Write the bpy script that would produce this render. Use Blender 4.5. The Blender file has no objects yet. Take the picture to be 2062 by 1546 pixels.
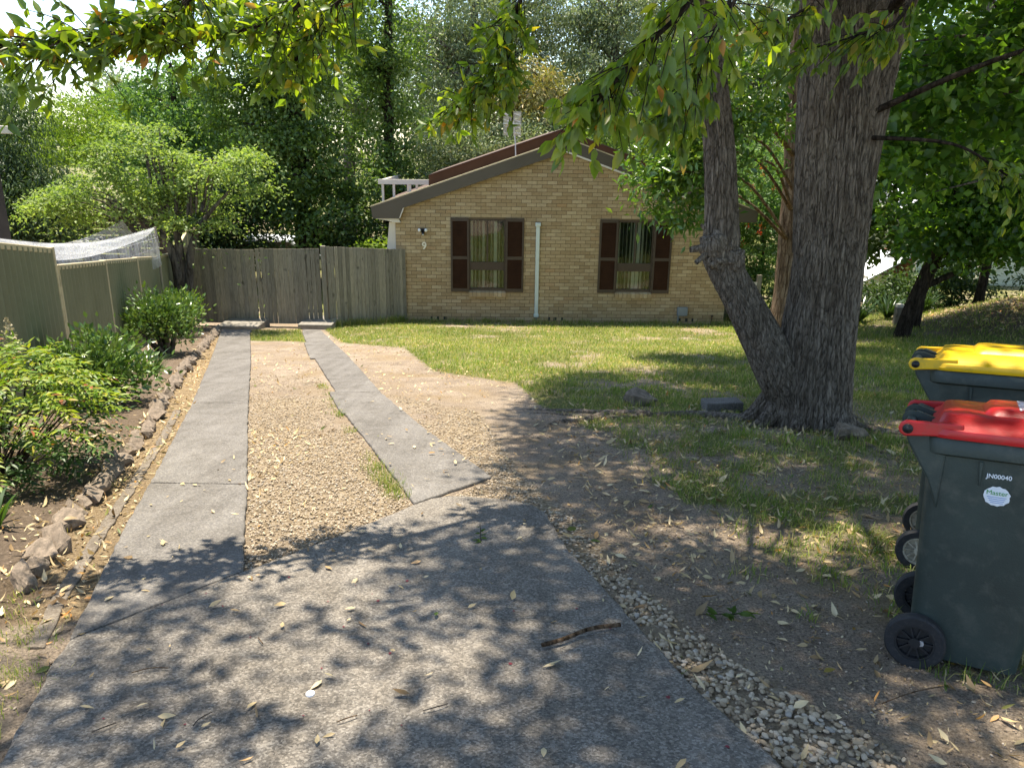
import bpy, math, random
import numpy as np
from mathutils import Vector, Matrix, Euler

# ------------------------------------------------------------------ camera, light, exposure
S = bpy.context.scene
COL = S.collection
R = math.radians
EYE = 4.17                                   # eye height above the house's ground level (the drive runs downhill)
cam_d = bpy.data.cameras.new('camera'); cam = bpy.data.objects.new('camera', cam_d); COL.objects.link(cam)
cam_d.sensor_fit = 'HORIZONTAL'; cam_d.sensor_width = 36.0; cam_d.lens = 27.04
cam_d.clip_start = 0.05; cam_d.clip_end = 2000
PITCH, ROLL = R(17.0), R(0.8)
f_ = Vector((0, math.cos(PITCH), -math.sin(PITCH))); r_ = Vector((1, 0, 0)); u_ = r_.cross(f_)
rr = r_*math.cos(ROLL)+u_*math.sin(ROLL); uu = -r_*math.sin(ROLL)+u_*math.cos(ROLL)
M = Matrix((rr, uu, -f_)).transposed().to_4x4(); M.translation = (0, 0, EYE)
cam.matrix_world = M
S.camera = cam

SUN_EL, SUN_AZ = 78.0, -24.0                 # azimuth clockwise from +Y (the view direction)
sun_dir = np.array([math.sin(R(SUN_AZ))*math.cos(R(SUN_EL)), math.cos(R(SUN_AZ))*math.cos(R(SUN_EL)), math.sin(R(SUN_EL))])
w = bpy.data.worlds.new('World'); S.world = w; w.use_nodes = True
nt = w.node_tree; bg = nt.nodes['Background']
sky = nt.nodes.new('ShaderNodeTexSky'); sky.sky_type = 'NISHITA'; sky.sun_disc = False
sky.sun_elevation = R(SUN_EL); sky.sun_rotation = R(SUN_AZ); sky.air_density = 1.0; sky.dust_density = 0.4; sky.ozone_density = 1.0
nt.links.new(sky.outputs[0], bg.inputs[0]); bg.inputs[1].default_value = 0.15
sl = bpy.data.lights.new('sun', 'SUN'); sl.energy = 4.6; sl.angle = R(0.55); sl.color = (1.0, 0.94, 0.83)
so = bpy.data.objects.new('sun', sl); COL.objects.link(so)
so.rotation_euler = Vector(sun_dir).to_track_quat('Z', 'Y').to_euler(); so.location = (0, 0, 30)
S.view_settings.view_transform = 'Standard'; S.view_settings.look = 'None'; S.view_settings.gamma = 1.0
S.view_settings.exposure = 1.3
try:
    S.view_settings.use_white_balance = True; S.view_settings.white_balance_temperature = 6900; S.view_settings.white_balance_tint = 10
except Exception: pass
S.render.engine = 'CYCLES'
S.cycles.max_bounces = 7; S.cycles.diffuse_bounces = 4; S.cycles.glossy_bounces = 3; S.cycles.transmission_bounces = 6
S.cycles.transparent_max_bounces = 8; S.cycles.caustics_reflective = False; S.cycles.caustics_refractive = False
S.cycles.sample_clamp_indirect = 6.0
S.cycles.use_denoising = True

rng = np.random.default_rng(11); random.seed(5)

# ------------------------------------------------------------------ helpers
def tag(o, label=None, cat=None, group=None, kind=None):
    if label: o['label'] = label
    if cat: o['category'] = cat
    if group: o['group'] = group
    if kind: o['kind'] = kind
    return o
def empty(name, loc=(0, 0, 0), rz=0.0, label=None, cat=None, group=None):
    o = bpy.data.objects.new(name, None); COL.objects.link(o); o.location = loc; o.rotation_euler = (0, 0, rz)
    o.empty_display_size = .1
    return tag(o, label, cat, group)
def link(name, me, mat=None, parent=None, smooth=False):
    if mat is not None:
        for m in (mat if isinstance(mat, (list, tuple)) else [mat]): me.materials.append(m)
    if smooth: me.polygons.foreach_set('use_smooth', np.ones(len(me.polygons), bool))
    o = bpy.data.objects.new(name, me); COL.objects.link(o)
    if parent is not None: o.parent = parent
    return o
def npmesh(name, V, F, attrs=None):
    V = np.ascontiguousarray(V, np.float32); F = np.ascontiguousarray(F, np.int32); k = F.shape[1]
    me = bpy.data.meshes.new(name); me.vertices.add(len(V)); me.vertices.foreach_set('co', V.ravel())
    me.loops.add(F.size); me.loops.foreach_set('vertex_index', F.ravel())
    me.polygons.add(len(F)); me.polygons.foreach_set('loop_start', np.arange(0, F.size, k, dtype=np.int32))
    try: me.polygons.foreach_set('loop_total', np.full(len(F), k, np.int32))
    except Exception: pass
    for n, a in (attrs or {}).items():
        at = me.attributes.new(n, 'FLOAT', 'POINT'); at.data.foreach_set('value', np.ascontiguousarray(a, np.float32))
    me.update(calc_edges=True); return me
def big(name, V, F, mat, parent=None, smooth=False, attrs=None):
    return link(name, npmesh(name, V, F, attrs), mat, parent, smooth)
class MB:
    def __init__(s): s.v = []; s.f = []; s.m = []; s.mi = 0
    def add(s, vs, fs):
        b = len(s.v); s.v += [tuple(v) for v in vs]; s.f += [tuple(i+b for i in f) for f in fs]; s.m += [s.mi]*len(fs); return s
    def box(s, x0, x1, y0, y1, z0, z1, mat=None):
        vs = [Vector((x, y, z)) for x in (x0, x1) for y in (y0, y1) for z in (z0, z1)]
        if mat is not None: vs = [mat @ v for v in vs]
        return s.add(vs, [(0, 1, 3, 2), (4, 6, 7, 5), (0, 4, 5, 1), (2, 3, 7, 6), (0, 2, 6, 4), (1, 5, 7, 3)])
    def prism(s, poly, a0, a1, axis='y'):      # poly of 2D points extruded along an axis
        n = len(poly)
        P = (lambda p, a: (p[0], a, p[1])) if axis == 'y' else ((lambda p, a: (p[0], p[1], a)) if axis == 'z' else (lambda p, a: (a, p[0], p[1])))
        vs = [P(p, a0) for p in poly]+[P(p, a1) for p in poly]
        return s.add(vs, [tuple(range(n))[::-1], tuple(range(n, 2*n))]+[(i, (i+1) % n, n+(i+1) % n, n+i) for i in range(n)])
    def tube(s, path, rad, n=8, cap=True):
        V, F = tube_np(path, rad, n); b = len(V)
        s.add(V.tolist(), F.tolist())
        if cap:
            k = len(s.v); s.f += [tuple(range(k-n, k)), tuple(range(k-b, k-b+n))[::-1]]; s.m += [s.mi]*2
        return s
    def build(s, name, mat, parent=None, smooth=False, bevel=0):
        me = bpy.data.meshes.new(name); me.from_pydata(s.v, [], s.f); me.update()
        o = link(name, me, mat, parent, smooth)
        if any(s.m): me.polygons.foreach_set('material_index', s.m)
        if bevel:
            b = o.modifiers.new('bevel', 'BEVEL'); b.width = bevel; b.segments = 2; b.limit_method = 'ANGLE'; b.angle_limit = R(40)
        return o
def frames(P):
    P = np.asarray(P, float); T = np.gradient(P, axis=0); T /= np.linalg.norm(T, axis=1)[:, None]+1e-9
    ref = np.array([0, 1., 0]) if abs(T[0][1]) < .9 else np.array([1., 0, 0])
    A = np.zeros_like(P); B = np.zeros_like(P); a = np.cross(ref, T[0]); a /= np.linalg.norm(a)
    for i in range(len(P)):
        a = a-T[i]*(a@T[i]); a /= np.linalg.norm(a)+1e-9; A[i] = a; B[i] = np.cross(T[i], a)
    return T, A, B
def tube_np(path, rad, n=8):
    P = np.asarray(path, float); rad = np.broadcast_to(np.asarray(rad, float), (len(P),))
    T, A, B = frames(P); th = np.linspace(0, 2*np.pi, n, endpoint=False)
    V = (P[:, None]+rad[:, None, None]*(np.cos(th)[None, :, None]*A[:, None]+np.sin(th)[None, :, None]*B[:, None])).reshape(-1, 3)
    i = np.arange(len(P)-1)[:, None]*n; j = np.arange(n)[None]
    F = np.stack([i+j, i+(j+1) % n, i+n+(j+1) % n, i+n+j], -1).reshape(-1, 4)
    return V, F
def resample(pts, m):
    P = np.asarray(pts, float); n = len(P); t = np.linspace(0, n-1, m); out = np.zeros((m, P.shape[1]))
    for k, tt in enumerate(t):        # catmull-rom
        i = min(int(tt), n-2); u = tt-i
        p0, p1, p2, p3 = P[max(i-1, 0)], P[i], P[i+1], P[min(i+2, n-1)]
        out[k] = .5*((2*p1)+(-p0+p2)*u+(2*p0-5*p1+4*p2-p3)*u*u+(-p0+3*p1-3*p2+p3)*u**3)
    return out
def join(parts):
    Vs, Fs, b = [], [], 0
    for V, F in parts: Vs.append(V); Fs.append(F+b); b += len(V)
    return np.concatenate(Vs), np.concatenate(Fs)
def h3(i, j, k):
    n = (i*374761393+j*668265263+k*2147483647*7+(i*j) % 1013*31) & 0x7fffffff
    n = (n ^ (n >> 13))*1274126177 & 0x7fffffff
    return ((n ^ (n >> 16)) & 0xffff)/65535.
def vnoise(P):
    P = np.asarray(P, float); I = np.floor(P).astype(np.int64); Fr = P-I; Fr = Fr*Fr*(3-2*Fr); o = 0
    for dx in (0, 1):
        for dy in (0, 1):
            for dz in (0, 1):
                wgt = (Fr[..., 0] if dx else 1-Fr[..., 0])*(Fr[..., 1] if dy else 1-Fr[..., 1])*(Fr[..., 2] if dz else 1-Fr[..., 2])
                o = o+wgt*h3(I[..., 0]+dx, I[..., 1]+dy, I[..., 2]+dz)
    return o
def fbm(P, o=3):
    P = np.asarray(P, float); s = 0; a = .5; t = 0
    for k in range(o): s = s+a*vnoise(P*2**k+17.3*k); t += a; a *= .5
    return s/t
def n2(x, y, sc, seed=0, o=3):
    x = np.asarray(x, float); return fbm(np.stack([x*sc+50, np.asarray(y, float)*sc+70, np.full_like(x, seed+.37)], -1), o)
def inpoly(x, y, poly):
    x = np.asarray(x, float); y = np.asarray(y, float); c = np.zeros(x.shape, bool); n = len(poly)
    for i in range(n):
        (x0, y0), (x1, y1) = poly[i], poly[(i+1) % n]
        if y0 == y1: continue
        c ^= ((y0 > y) != (y1 > y)) & (x < (x1-x0)*(y-y0)/(y1-y0)+x0)
    return c
def pdist(x, y, pl):        # distance to a polyline
    d = np.full(np.shape(x), 1e9)
    for (x0, y0), (x1, y1) in zip(pl[:-1], pl[1:]):
        dx, dy = x1-x0, y1-y0; t = np.clip(((x-x0)*dx+(y-y0)*dy)/(dx*dx+dy*dy), 0, 1)
        d = np.minimum(d, np.hypot(x-x0-t*dx, y-y0-t*dy))
    return d
def gz0(x, y):
    x = np.asarray(x, float); y = np.asarray(y, float)
    L = 2.65-.143*y; k = .12; z = np.where(L/k > 40, L, k*np.log1p(np.exp(np.clip(L/k, -60, 40))))
    top = 2.95; z = np.where(y < -1, top-(top-np.minimum(z, 9))*np.exp(np.clip((y+1)*.35, -30, 0))+0*z, z)
    return z+1.0*np.exp(-((x-12.3)/2.4)**2-((y-17)/2.6)**2)
def gz(x, y): return float(gz0(x, y))
def gsurf(x, y):       # the ground with its small unevenness
    x = np.asarray(x, float); y = np.asarray(y, float)
    return gz0(x, y)+np.where((np.abs(x) < 14) & (y > 1) & (y < 24), .02*(n2(x, y, 3.2, 1)-.5)+.018*(n2(x, y, 11, 2, 2)-.5), 0)

# ------------------------------------------------------------------ materials
def ramp(N, L, src, stops, interp='LINEAR'):
    r = N.new('ShaderNodeValToRGB'); r.color_ramp.interpolation = interp; e = r.color_ramp.elements
    while len(e) < len(stops): e.new(.5)
    for q, (p, c) in zip(e, stops): q.position = p; q.color = (*c, 1) if len(c) == 3 else c
    L.new(src, r.inputs[0]); return r.outputs[0]
def noise(N, L, sc, det=4, rough=.55, vec=None, dist=0):
    n = N.new('ShaderNodeTexNoise'); n.inputs['Scale'].default_value = sc; n.inputs['Detail'].default_value = det
    n.inputs['Roughness'].default_value = rough; n.inputs['Distortion'].default_value = dist
    if vec is not None: L.new(vec, n.inputs['Vector'])
    return n.outputs['Fac']
def mixc(N, L, fac, a, b, mode='MIX'):
    m = N.new('ShaderNodeMix'); m.data_type = 'RGBA'; m.blend_type = mode; m.clamp_factor = True
    if isinstance(fac, (int, float)): m.inputs[0].default_value = fac
    else: L.new(fac, m.inputs[0])
    for k, c in ((6, a), (7, b)):
        if isinstance(c, tuple): m.inputs[k].default_value = (*c, 1)
        else: L.new(c, m.inputs[k])
    return m.outputs[2]
def math_(N, L, op, a, b=0.0):
    m = N.new('ShaderNodeMath'); m.operation = op
    for k, c in ((0, a), (1, b)):
        if isinstance(c, (int, float)): m.inputs[k].default_value = c
        else: L.new(c, m.inputs[k])
    return m.outputs[0]
def coords(N, L, kind='Object', scale=(1, 1, 1), rot=(0, 0, 0)):
    t = N.new('ShaderNodeTexCoord'); m = N.new('ShaderNodeMapping'); m.inputs['Scale'].default_value = scale; m.inputs['Rotation'].default_value = rot
    if kind == 'World':
        g = N.new('ShaderNodeNewGeometry'); L.new(g.outputs['Position'], m.inputs[0])
    else: L.new(t.outputs[kind], m.inputs[0])
    return m.outputs[0]
def bump(N, L, h, st, dist=.01, nrm=None):
    b = N.new('ShaderNodeBump'); b.inputs['Strength'].default_value = st; b.inputs['Distance'].default_value = dist
    L.new(h, b.inputs['Height'])
    if nrm is not None: L.new(nrm, b.inputs['Normal'])
    return b.outputs[0]
def newmat(name):
    m = bpy.data.materials.new(name); m.use_nodes = True; N, L = m.node_tree.nodes, m.node_tree.links
    return m, N, L, N['Principled BSDF']
def plain(name, col, rough=.6, var=.25, sc=6, metal=0, bst=.15, bsc=60, spec=.5, dirt=None):
    m, N, L, P = newmat(name); c = coords(N, L, 'Object')
    a = tuple(x*(1-var) for x in col); b = tuple(min(1, x*(1+var)) for x in col)
    cc = ramp(N, L, noise(N, L, sc, 5, .6, c), [(.3, a), (.7, b)])
    if dirt:
        cc = mixc(N, L, ramp(N, L, noise(N, L, sc*2.3, 6, .7, c), [(.5, (0, 0, 0)), (.75, (1, 1, 1))]), cc, dirt)
    L.new(cc, P.inputs['Base Color']); P.inputs['Roughness'].default_value = rough; P.inputs['Metallic'].default_value = metal
    P.inputs['Specular IOR Level'].default_value = spec
    if bst: L.new(bump(N, L, noise(N, L, bsc, 3, .6, c), bst, .004), P.inputs['Normal'])
    return m
def leafmat(name, stops, trans=.45, gloss=.07, rough=.45, tint=(1.25, 1.3, .45)):
    m = bpy.data.materials.new(name); m.use_nodes = True; N, L = m.node_tree.nodes, m.node_tree.links
    N.remove(N['Principled BSDF']); out = N['Material Output']
    g = N.new('ShaderNodeNewGeometry'); oi = N.new('ShaderNodeObjectInfo')
    r = math_(N, L, 'FRACT', math_(N, L, 'ADD', g.outputs['Random Per Island'], oi.outputs['Random']))
    c = ramp(N, L, r, stops)
    big_ = noise(N, L, .9, 2, .5, coords(N, L, 'World'))
    c = mixc(N, L, 1.0, c, ramp(N, L, big_, [(.3, (.72, .75, .7)), (.7, (1.22, 1.18, 1.1))]), 'MULTIPLY')
    d = N.new('ShaderNodeBsdfDiffuse'); L.new(c, d.inputs[0])
    t = N.new('ShaderNodeBsdfTranslucent'); L.new(mixc(N, L, 1.0, c, tint, 'MULTIPLY'), t.inputs[0])
    x = N.new('ShaderNodeMixShader'); x.inputs[0].default_value = trans; L.new(d.outputs[0], x.inputs[1]); L.new(t.outputs[0], x.inputs[2])
    gl = N.new('ShaderNodeBsdfGlossy'); gl.inputs['Roughness'].default_value = rough; gl.inputs[0].default_value = (1, 1, 1, 1)
    y = N.new('ShaderNodeMixShader'); y.inputs[0].default_value = gloss*.3; L.new(x.outputs[0], y.inputs[1]); L.new(gl.outputs[0], y.inputs[2])
    L.new(y.outputs[0], out.inputs[0]); return m
MT = {}
def concrete(name, a, b, sp):
    m, N, L, P = newmat(name); c = coords(N, L, 'World')
    base = ramp(N, L, noise(N, L, 1.3, 6, .65, c), [(.3, a), (.72, b)])
    v = N.new('ShaderNodeTexVoronoi'); v.inputs['Scale'].default_value = 130; L.new(c, v.inputs['Vector'])
    spk = N.new('ShaderNodeSeparateColor'); L.new(v.outputs['Color'], spk.inputs[0])
    base = mixc(N, L, sp, base, ramp(N, L, spk.outputs[0], [(.0, (.055, .05, .045)), (.45, (.2, .18, .155)), (.75, (.34, .3, .25)), (1, (.5, .46, .4))]))
    st = ramp(N, L, noise(N, L, 3.4, 7, .72, c, .8), [(.42, (1.08, 1.08, 1.08)), (.55, (.95, .94, .92)), (.72, (.58, .56, .53))])
    base = mixc(N, L, .8, base, st, 'MULTIPLY')
    base = mixc(N, L, .6, base, ramp(N, L, noise(N, L, 1.0, 5, .6, coords(N, L, 'World', (7, .5, 1), (0, 0, R(-17)))), [(.36, (.78, .77, .76)), (.6, (1.12, 1.12, 1.12))]), 'MULTIPLY')
    fine = noise(N, L, 420, 2, .5, c)
    base = mixc(N, L, .5, base, ramp(N, L, fine, [(.3, (.55, .55, .55)), (.7, (1.3, 1.3, 1.3))]), 'MULTIPLY')
    L.new(base, P.inputs['Base Color']); P.inputs['Roughness'].default_value = .92; P.inputs['Specular IOR Level'].default_value = .2
    hh = math_(N, L, 'ADD', v.outputs['Distance'], math_(N, L, 'MULTIPLY', fine, .6))
    L.new(bump(N, L, hh, .55, .006), P.inputs['Normal']); return m
MT['apron'] = concrete('apron_concrete', (.112, .1, .085), (.185, .165, .141), .42)
MT['strip'] = concrete('strip_concrete', (.118, .111, .103), (.17, .16, .149), .25)
MT['kerb'] = concrete('kerb_concrete', (.2, .185, .16), (.28, .262, .23), .2)
MT['edge'] = concrete('stained_concrete', (.12, .096, .072), (.18, .148, .112), .25)
# ground: weights are carried by the mesh (lawn, stones, bark mulch, dry leaf litter)
m, N, L, P = newmat('ground_soil'); c = coords(N, L, 'World')
def att(n):
    a = N.new('ShaderNodeAttribute'); a.attribute_name = n; return a.outputs['Fac']
soil = ramp(N, L, noise(N, L, 2.2, 8, .7, c), [(.25, (.21, .162, .118)), (.5, (.33, .262, .195)), (.78, (.46, .378, .29))])
soil = mixc(N, L, .85, soil, ramp(N, L, noise(N, L, 85, 6, .8, c), [(.36, (.22, .21, .2)), (.5, (.9, .9, .9)), (.64, (1.75, 1.7, 1.65))]), 'MULTIPLY')
grs = ramp(N, L, noise(N, L, 45, 4, .8, c), [(.3, (.08, .095, .025)), (.55, (.17, .18, .055)), (.75, (.34, .28, .14))])
lit = ramp(N, L, noise(N, L, 75, 3, .8, c), [(.3, (.1, .07, .045)), (.5, (.28, .2, .11)), (.68, (.48, .37, .23))])
v = N.new('ShaderNodeTexVoronoi'); v.inputs['Scale'].default_value = 62; L.new(c, v.inputs['Vector'])
sc_ = N.new('ShaderNodeSeparateColor'); L.new(v.outputs['Color'], sc_.inputs[0])
peb = ramp(N, L, sc_.outputs[0], [(0, (.18, .135, .085)), (.4, (.31, .235, .15)), (.8, (.42, .33, .215)), (1, (.5, .43, .34))])
mul = ramp(N, L, noise(N, L, 30, 5, .8, c), [(.3, (.05, .036, .025)), (.55, (.155, .112, .078)), (.75, (.34, .26, .19))])
col = mixc(N, L, att('litter'), soil, lit); col = mixc(N, L, att('gravel'), col, peb)
col = mixc(N, L, att('lawn'), col, grs); col = mixc(N, L, att('mulch'), col, mul)
L.new(col, P.inputs['Base Color']); P.inputs['Roughness'].default_value = .95; P.inputs['Specular IOR Level'].default_value = .15
L.new(bump(N, L, noise(N, L, 55, 7, .8, c), 1.0, .03), P.inputs['Normal']); MT['ground'] = m
# bark
def barkmat(name, stops, zs=1.6, sc=16):
    m, N, L, P = newmat(name); c = coords(N, L, 'Object', (1, 1, .09*zs))
    n1 = noise(N, L, sc, 7, .72, c, .6); n2_ = noise(N, L, 2.0, 4, .6, coords(N, L, 'Object'))
    n3 = noise(N, L, sc*2.2, 6, .75, coords(N, L, 'Object', (1, 1, .3)), .4)
    col = ramp(N, L, n1, stops); col = mixc(N, L, .75, col, ramp(N, L, n3, [(.34, (.38, .36, .34)), (.5, (1, 1, 1)), (.7, (1.3, 1.28, 1.24))]), 'MULTIPLY'); col = mixc(N, L, .7, col, ramp(N, L, n2_, [(.3, (.7, .66, .6)), (.7, (1.2, 1.2, 1.2))]), 'MULTIPLY')
    vw = N.new('ShaderNodeTexVoronoi'); vw.feature = 'DISTANCE_TO_EDGE'; vw.inputs['Scale'].default_value = sc*.75
    wv = N.new('ShaderNodeVectorMath'); wv.operation = 'ADD'; L.new(coords(N, L, 'Object', (1, 1, .22)), wv.inputs[0]); wn = N.new('ShaderNodeTexNoise'); wn.inputs['Scale'].default_value = 9; L.new(coords(N, L, 'Object', (1, 1, .4)), wn.inputs['Vector'])
    wm = N.new('ShaderNodeVectorMath'); wm.operation = 'SCALE'; wm.inputs['Scale'].default_value = .07; L.new(wn.outputs['Color'], wm.inputs[0]); L.new(wm.outputs[0], wv.inputs[1]); L.new(wv.outputs[0], vw.inputs['Vector'])
    crk = ramp(N, L, vw.outputs['Distance'], [(0, (.42, .4, .38)), (.09, (.9, .9, .9)), (.3, (1.08, 1.08, 1.08))]); col = mixc(N, L, .8, col, crk, 'MULTIPLY')
    L.new(col, P.inputs['Base Color']); P.inputs['Roughness'].default_value = .95; P.inputs['Specular IOR Level'].default_value = .1
    L.new(bump(N, L, crk, .7, .02, bump(N, L, n3, .8, .02, bump(N, L, n1, 1.0, .03))), P.inputs['Normal']); return m
MT['bark'] = barkmat('camphor_bark', [(.30, (.07, .055, .043)), (.42, (.2, .166, .133)), (.58, (.31, .265, .217)), (.8, (.44, .39, .33))], 1.0, 34)
MT['bark2'] = barkmat('stringy_bark', [(.33, (.05, .03, .018)), (.48, (.2, .13, .08)), (.62, (.33, .24, .165)), (.8, (.44, .35, .26))], .8, 22)
MT['bark3'] = barkmat('dark_bark', [(.35, (.02, .016, .012)), (.6, (.07, .055, .042)), (.8, (.12, .1, .08))], 2, 14)
MT['bark4'] = barkmat('grey_bark', [(.35, (.06, .05, .042)), (.55, (.17, .15, .13)), (.8, (.33, .3, .27))], 2.5, 9)
# foliage
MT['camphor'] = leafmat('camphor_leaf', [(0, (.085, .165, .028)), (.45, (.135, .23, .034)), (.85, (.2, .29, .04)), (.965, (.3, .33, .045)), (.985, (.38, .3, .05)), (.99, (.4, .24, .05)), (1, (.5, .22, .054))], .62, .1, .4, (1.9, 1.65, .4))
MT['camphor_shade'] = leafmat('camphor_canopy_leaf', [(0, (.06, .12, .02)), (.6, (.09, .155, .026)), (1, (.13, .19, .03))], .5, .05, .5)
MT['maple'] = leafmat('maple_leaf', [(0, (.14, .23, .075)), (.5, (.23, .32, .11)), (1, (.33, .4, .16))], .5, .05)
MT['darkleaf'] = leafmat('dark_leaf', [(0, (0.036, 0.068, 0.029)), (.5, (0.055, 0.098, 0.036)), (1, (0.085, 0.130, 0.042))], .35, .07)
MT['midleaf'] = leafmat('mid_leaf', [(0, (.08, .15, .04)), (.5, (.12, .2, .05)), (1, (.19, .28, .07))], .48, .09)
MT['liquid'] = leafmat('pale_green_leaf', [(0, (0.081, 0.169, 0.061)), (.5, (0.121, 0.223, 0.081)), (1, (0.176, 0.284, 0.095))], .42, .05)
MT['feather'] = leafmat('yellow_green_leaf', [(0, (0.117, 0.202, 0.033)), (.5, (0.169, 0.260, 0.046)), (1, (0.247, 0.325, 0.058))], .45, .03)
MT['euc'] = leafmat('grey_green_leaf', [(0, (.12, .17, .085)), (.5, (.205, .265, .135)), (.85, (.28, .34, .19)), (1, (.33, .31, .16))], .4, .12, .4, (1.1, 1.15, .7))
MT['eucy'] = leafmat('tawny_gum_leaf', [(0, (0.162, 0.176, 0.068)), (.5, (0.270, 0.257, 0.101)), (.85, (0.365, 0.311, 0.121)), (1, (0.446, 0.297, 0.121))], .32, .1, .4)
MT['nandina'] = leafmat('nandina_leaf', [(0, (.12, .23, .03)), (.4, (.21, .31, .036)), (.85, (.34, .4, .045)), (.965, (.4, .38, .05)), (.978, (.36, .13, .05)), (1, (.4, .14, .07))], .45, .07)  # new growth; colour also brightened for the sunlit highlight on top
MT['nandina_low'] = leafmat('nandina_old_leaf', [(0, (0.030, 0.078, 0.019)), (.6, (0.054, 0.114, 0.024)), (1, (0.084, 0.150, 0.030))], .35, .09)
MT['jade'] = leafmat('jade_leaf', [(0, (0.072, 0.150, 0.036)), (.5, (0.114, 0.198, 0.048)), (1, (0.180, 0.252, 0.066))], .18, .16, .3)
MT['glossy'] = leafmat('glossy_leaf', [(0, (0.068, 0.149, 0.027)), (.6, (0.121, 0.223, 0.038)), (1, (0.230, 0.311, 0.054))], .4, .14, .3)
MT['right'] = leafmat('star_leaf', [(0, (.055, .12, .028)), (.5, (.09, .18, .038)), (.9, (.165, .28, .05)), (1, (.26, .37, .06))], .55, .08, .4, (1.45, 1.6, .4))
MT['strap'] = leafmat('strap_leaf', [(0, (.025, .06, .018)), (1, (.06, .11, .03))], .25, .2, .3)
MT['red'] = leafmat('red_flower', [(0, (.4, .03, .02)), (1, (.6, .08, .05))], .4, .02)
MT['grass'] = leafmat('grass_blade', [(0, (.13, .215, .035)), (.35, (.195, .29, .052)), (.62, (.27, .34, .075)), (.74, (.4, .37, .14)), (1, (.6, .5, .28))], .4, .05, .5, (1.2, 1.22, .5))
MT['grass_dry'] = leafmat('straw_blade', [(0, (0.360, 0.288, 0.144)), (.6, (0.540, 0.432, 0.228)), (1, (0.240, 0.264, 0.072))], .3, .03)
MT['litter'] = leafmat('dry_leaf', [(0, (.2, .13, .07)), (.25, (.4, .28, .15)), (.6, (.62, .48, .28)), (.85, (.72, .6, .4)), (.92, (.5, .23, .06)), (.975, (.2, .2, .05)), (1, (.08, .14, .03))], .2, .08, .5, (1.1, 1, .7))
# built things
m, N, L, P = newmat('cream_brick'); c = coords(N, L, 'World')
g = N.new('ShaderNodeNewGeometry'); oi = N.new('ShaderNodeObjectInfo')
r = math_(N, L, 'FRACT', math_(N, L, 'ADD', g.outputs['Random Per Island'], oi.outputs['Random']))
col = ramp(N, L, r, [(0, (.37, .255, .13)), (.35, (.43, .31, .165)), (.7, (.47, .345, .19)), (.92, (.53, .405, .24)), (1, (.41, .26, .125))])
col = mixc(N, L, .7, col, ramp(N, L, noise(N, L, 26, 5, .7, c), [(.3, (.74, .74, .74)), (.7, (1.14, 1.14, 1.14))]), 'MULTIPLY')
col = mixc(N, L, .4, col, ramp(N, L, noise(N, L, .9, 5, .65, c), [(.3, (.76, .76, .8)), (.65, (1.08, 1.06, 1.02))]), 'MULTIPLY')
L.new(col, P.inputs['Base Color']); P.inputs['Roughness'].default_value = .85
L.new(bump(N, L, noise(N, L, 120, 4, .6, c), .4, .004), P.inputs['Normal']); MT['brick'] = m
MT['mortar'] = plain('mortar', (.15, .107, .062), .95, .2, 12, bst=.3, bsc=150)
MT['barge'] = plain('brown_grey_fascia', (.092, .073, .05), .55, .1, 2, bst=.05)
MT['barge2'] = plain('maroon_fascia', (.11, .056, .03), .85, .12, 2, bst=.05, spec=.15)
MT['white'] = plain('cream_paint', (.7, .64, .54), .5, .06, 3, bst=.05)
MT['pipe'] = plain('pale_pipe', (.6, .66, .6), .5, .06, 3, bst=0)
MT['rooftile'] = plain('brown_roof', (.12, .08, .065), .7, .2, 8)
MT['shutter'] = plain('maroon_shutter', (.05, .021, .009), .85, .2, 5, bst=.1, spec=.15)
MT['frame'] = plain('brown_frame', (.055, .033, .02), .5, .15, 5, bst=.1)
MT['blind'] = plain('ivory_blind', (.8, .77, .68), .8, .08, 3, bst=0)
MT['dark'] = plain('dark_interior', (.03, .03, .03), .9, .2, 3, bst=0)
MT['black'] = plain('black_plastic', (.014, .014, .015), .5, .3, 20, bst=.1)
MT['tyre'] = plain('rubber_tyre', (.017, .017, .018), .75, .3, 30, bst=.3, dirt=(.06, .05, .04))
MT['grey'] = plain('grey_plastic', (.21, .24, .25), .5, .08, 4, bst=0)
MT['alu'] = plain('antenna_metal', (.6, .6, .6), .4, .1, 10, metal=.6, bst=0)
MT['ivory'] = plain('ivory_plastic', (.78, .72, .58), .45, .05, 4, bst=0)
MT['lightglass'] = plain('lamp_glass', (.85, .85, .8), .2, .03, 4, bst=0)
MT['plank'] = None
def woodmat(name, a, b, c2):
    m, N, L, P = newmat(name); c = coords(N, L, 'World', (1, 1, .07)); oi = N.new('ShaderNodeObjectInfo')
    off = N.new('ShaderNodeVectorMath'); off.operation = 'ADD'; L.new(c, off.inputs[0])
    cx = N.new('ShaderNodeCombineXYZ'); L.new(math_(N, L, 'MULTIPLY', oi.outputs['Random'], 37.), cx.inputs[2]); L.new(cx.outputs[0], off.inputs[1])
    n1 = noise(N, L, 55, 6, .7, off.outputs[0], 1.2)
    col = ramp(N, L, n1, [(.28, a), (.52, b), (.75, c2)])
    col = mixc(N, L, 1.0, col, ramp(N, L, oi.outputs['Random'], [(0, (.72, .72, .7)), (.5, (1, 1, 1)), (1, (1.25, 1.22, 1.15))]), 'MULTIPLY')
    kn = noise(N, L, 7, 2, .5, coords(N, L, 'World', (1, 1, .5)))
    col = mixc(N, L, ramp(N, L, kn, [(.66, (0, 0, 0)), (.72, (.8, .8, .8))]), col, tuple(x*.35 for x in b))
    L.new(col, P.inputs['Base Color']); P.inputs['Roughness'].default_value = .88; P.inputs['Specular IOR Level'].default_value = .2
    L.new(bump(N, L, n1, .6, .008), P.inputs['Normal']); return m
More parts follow.
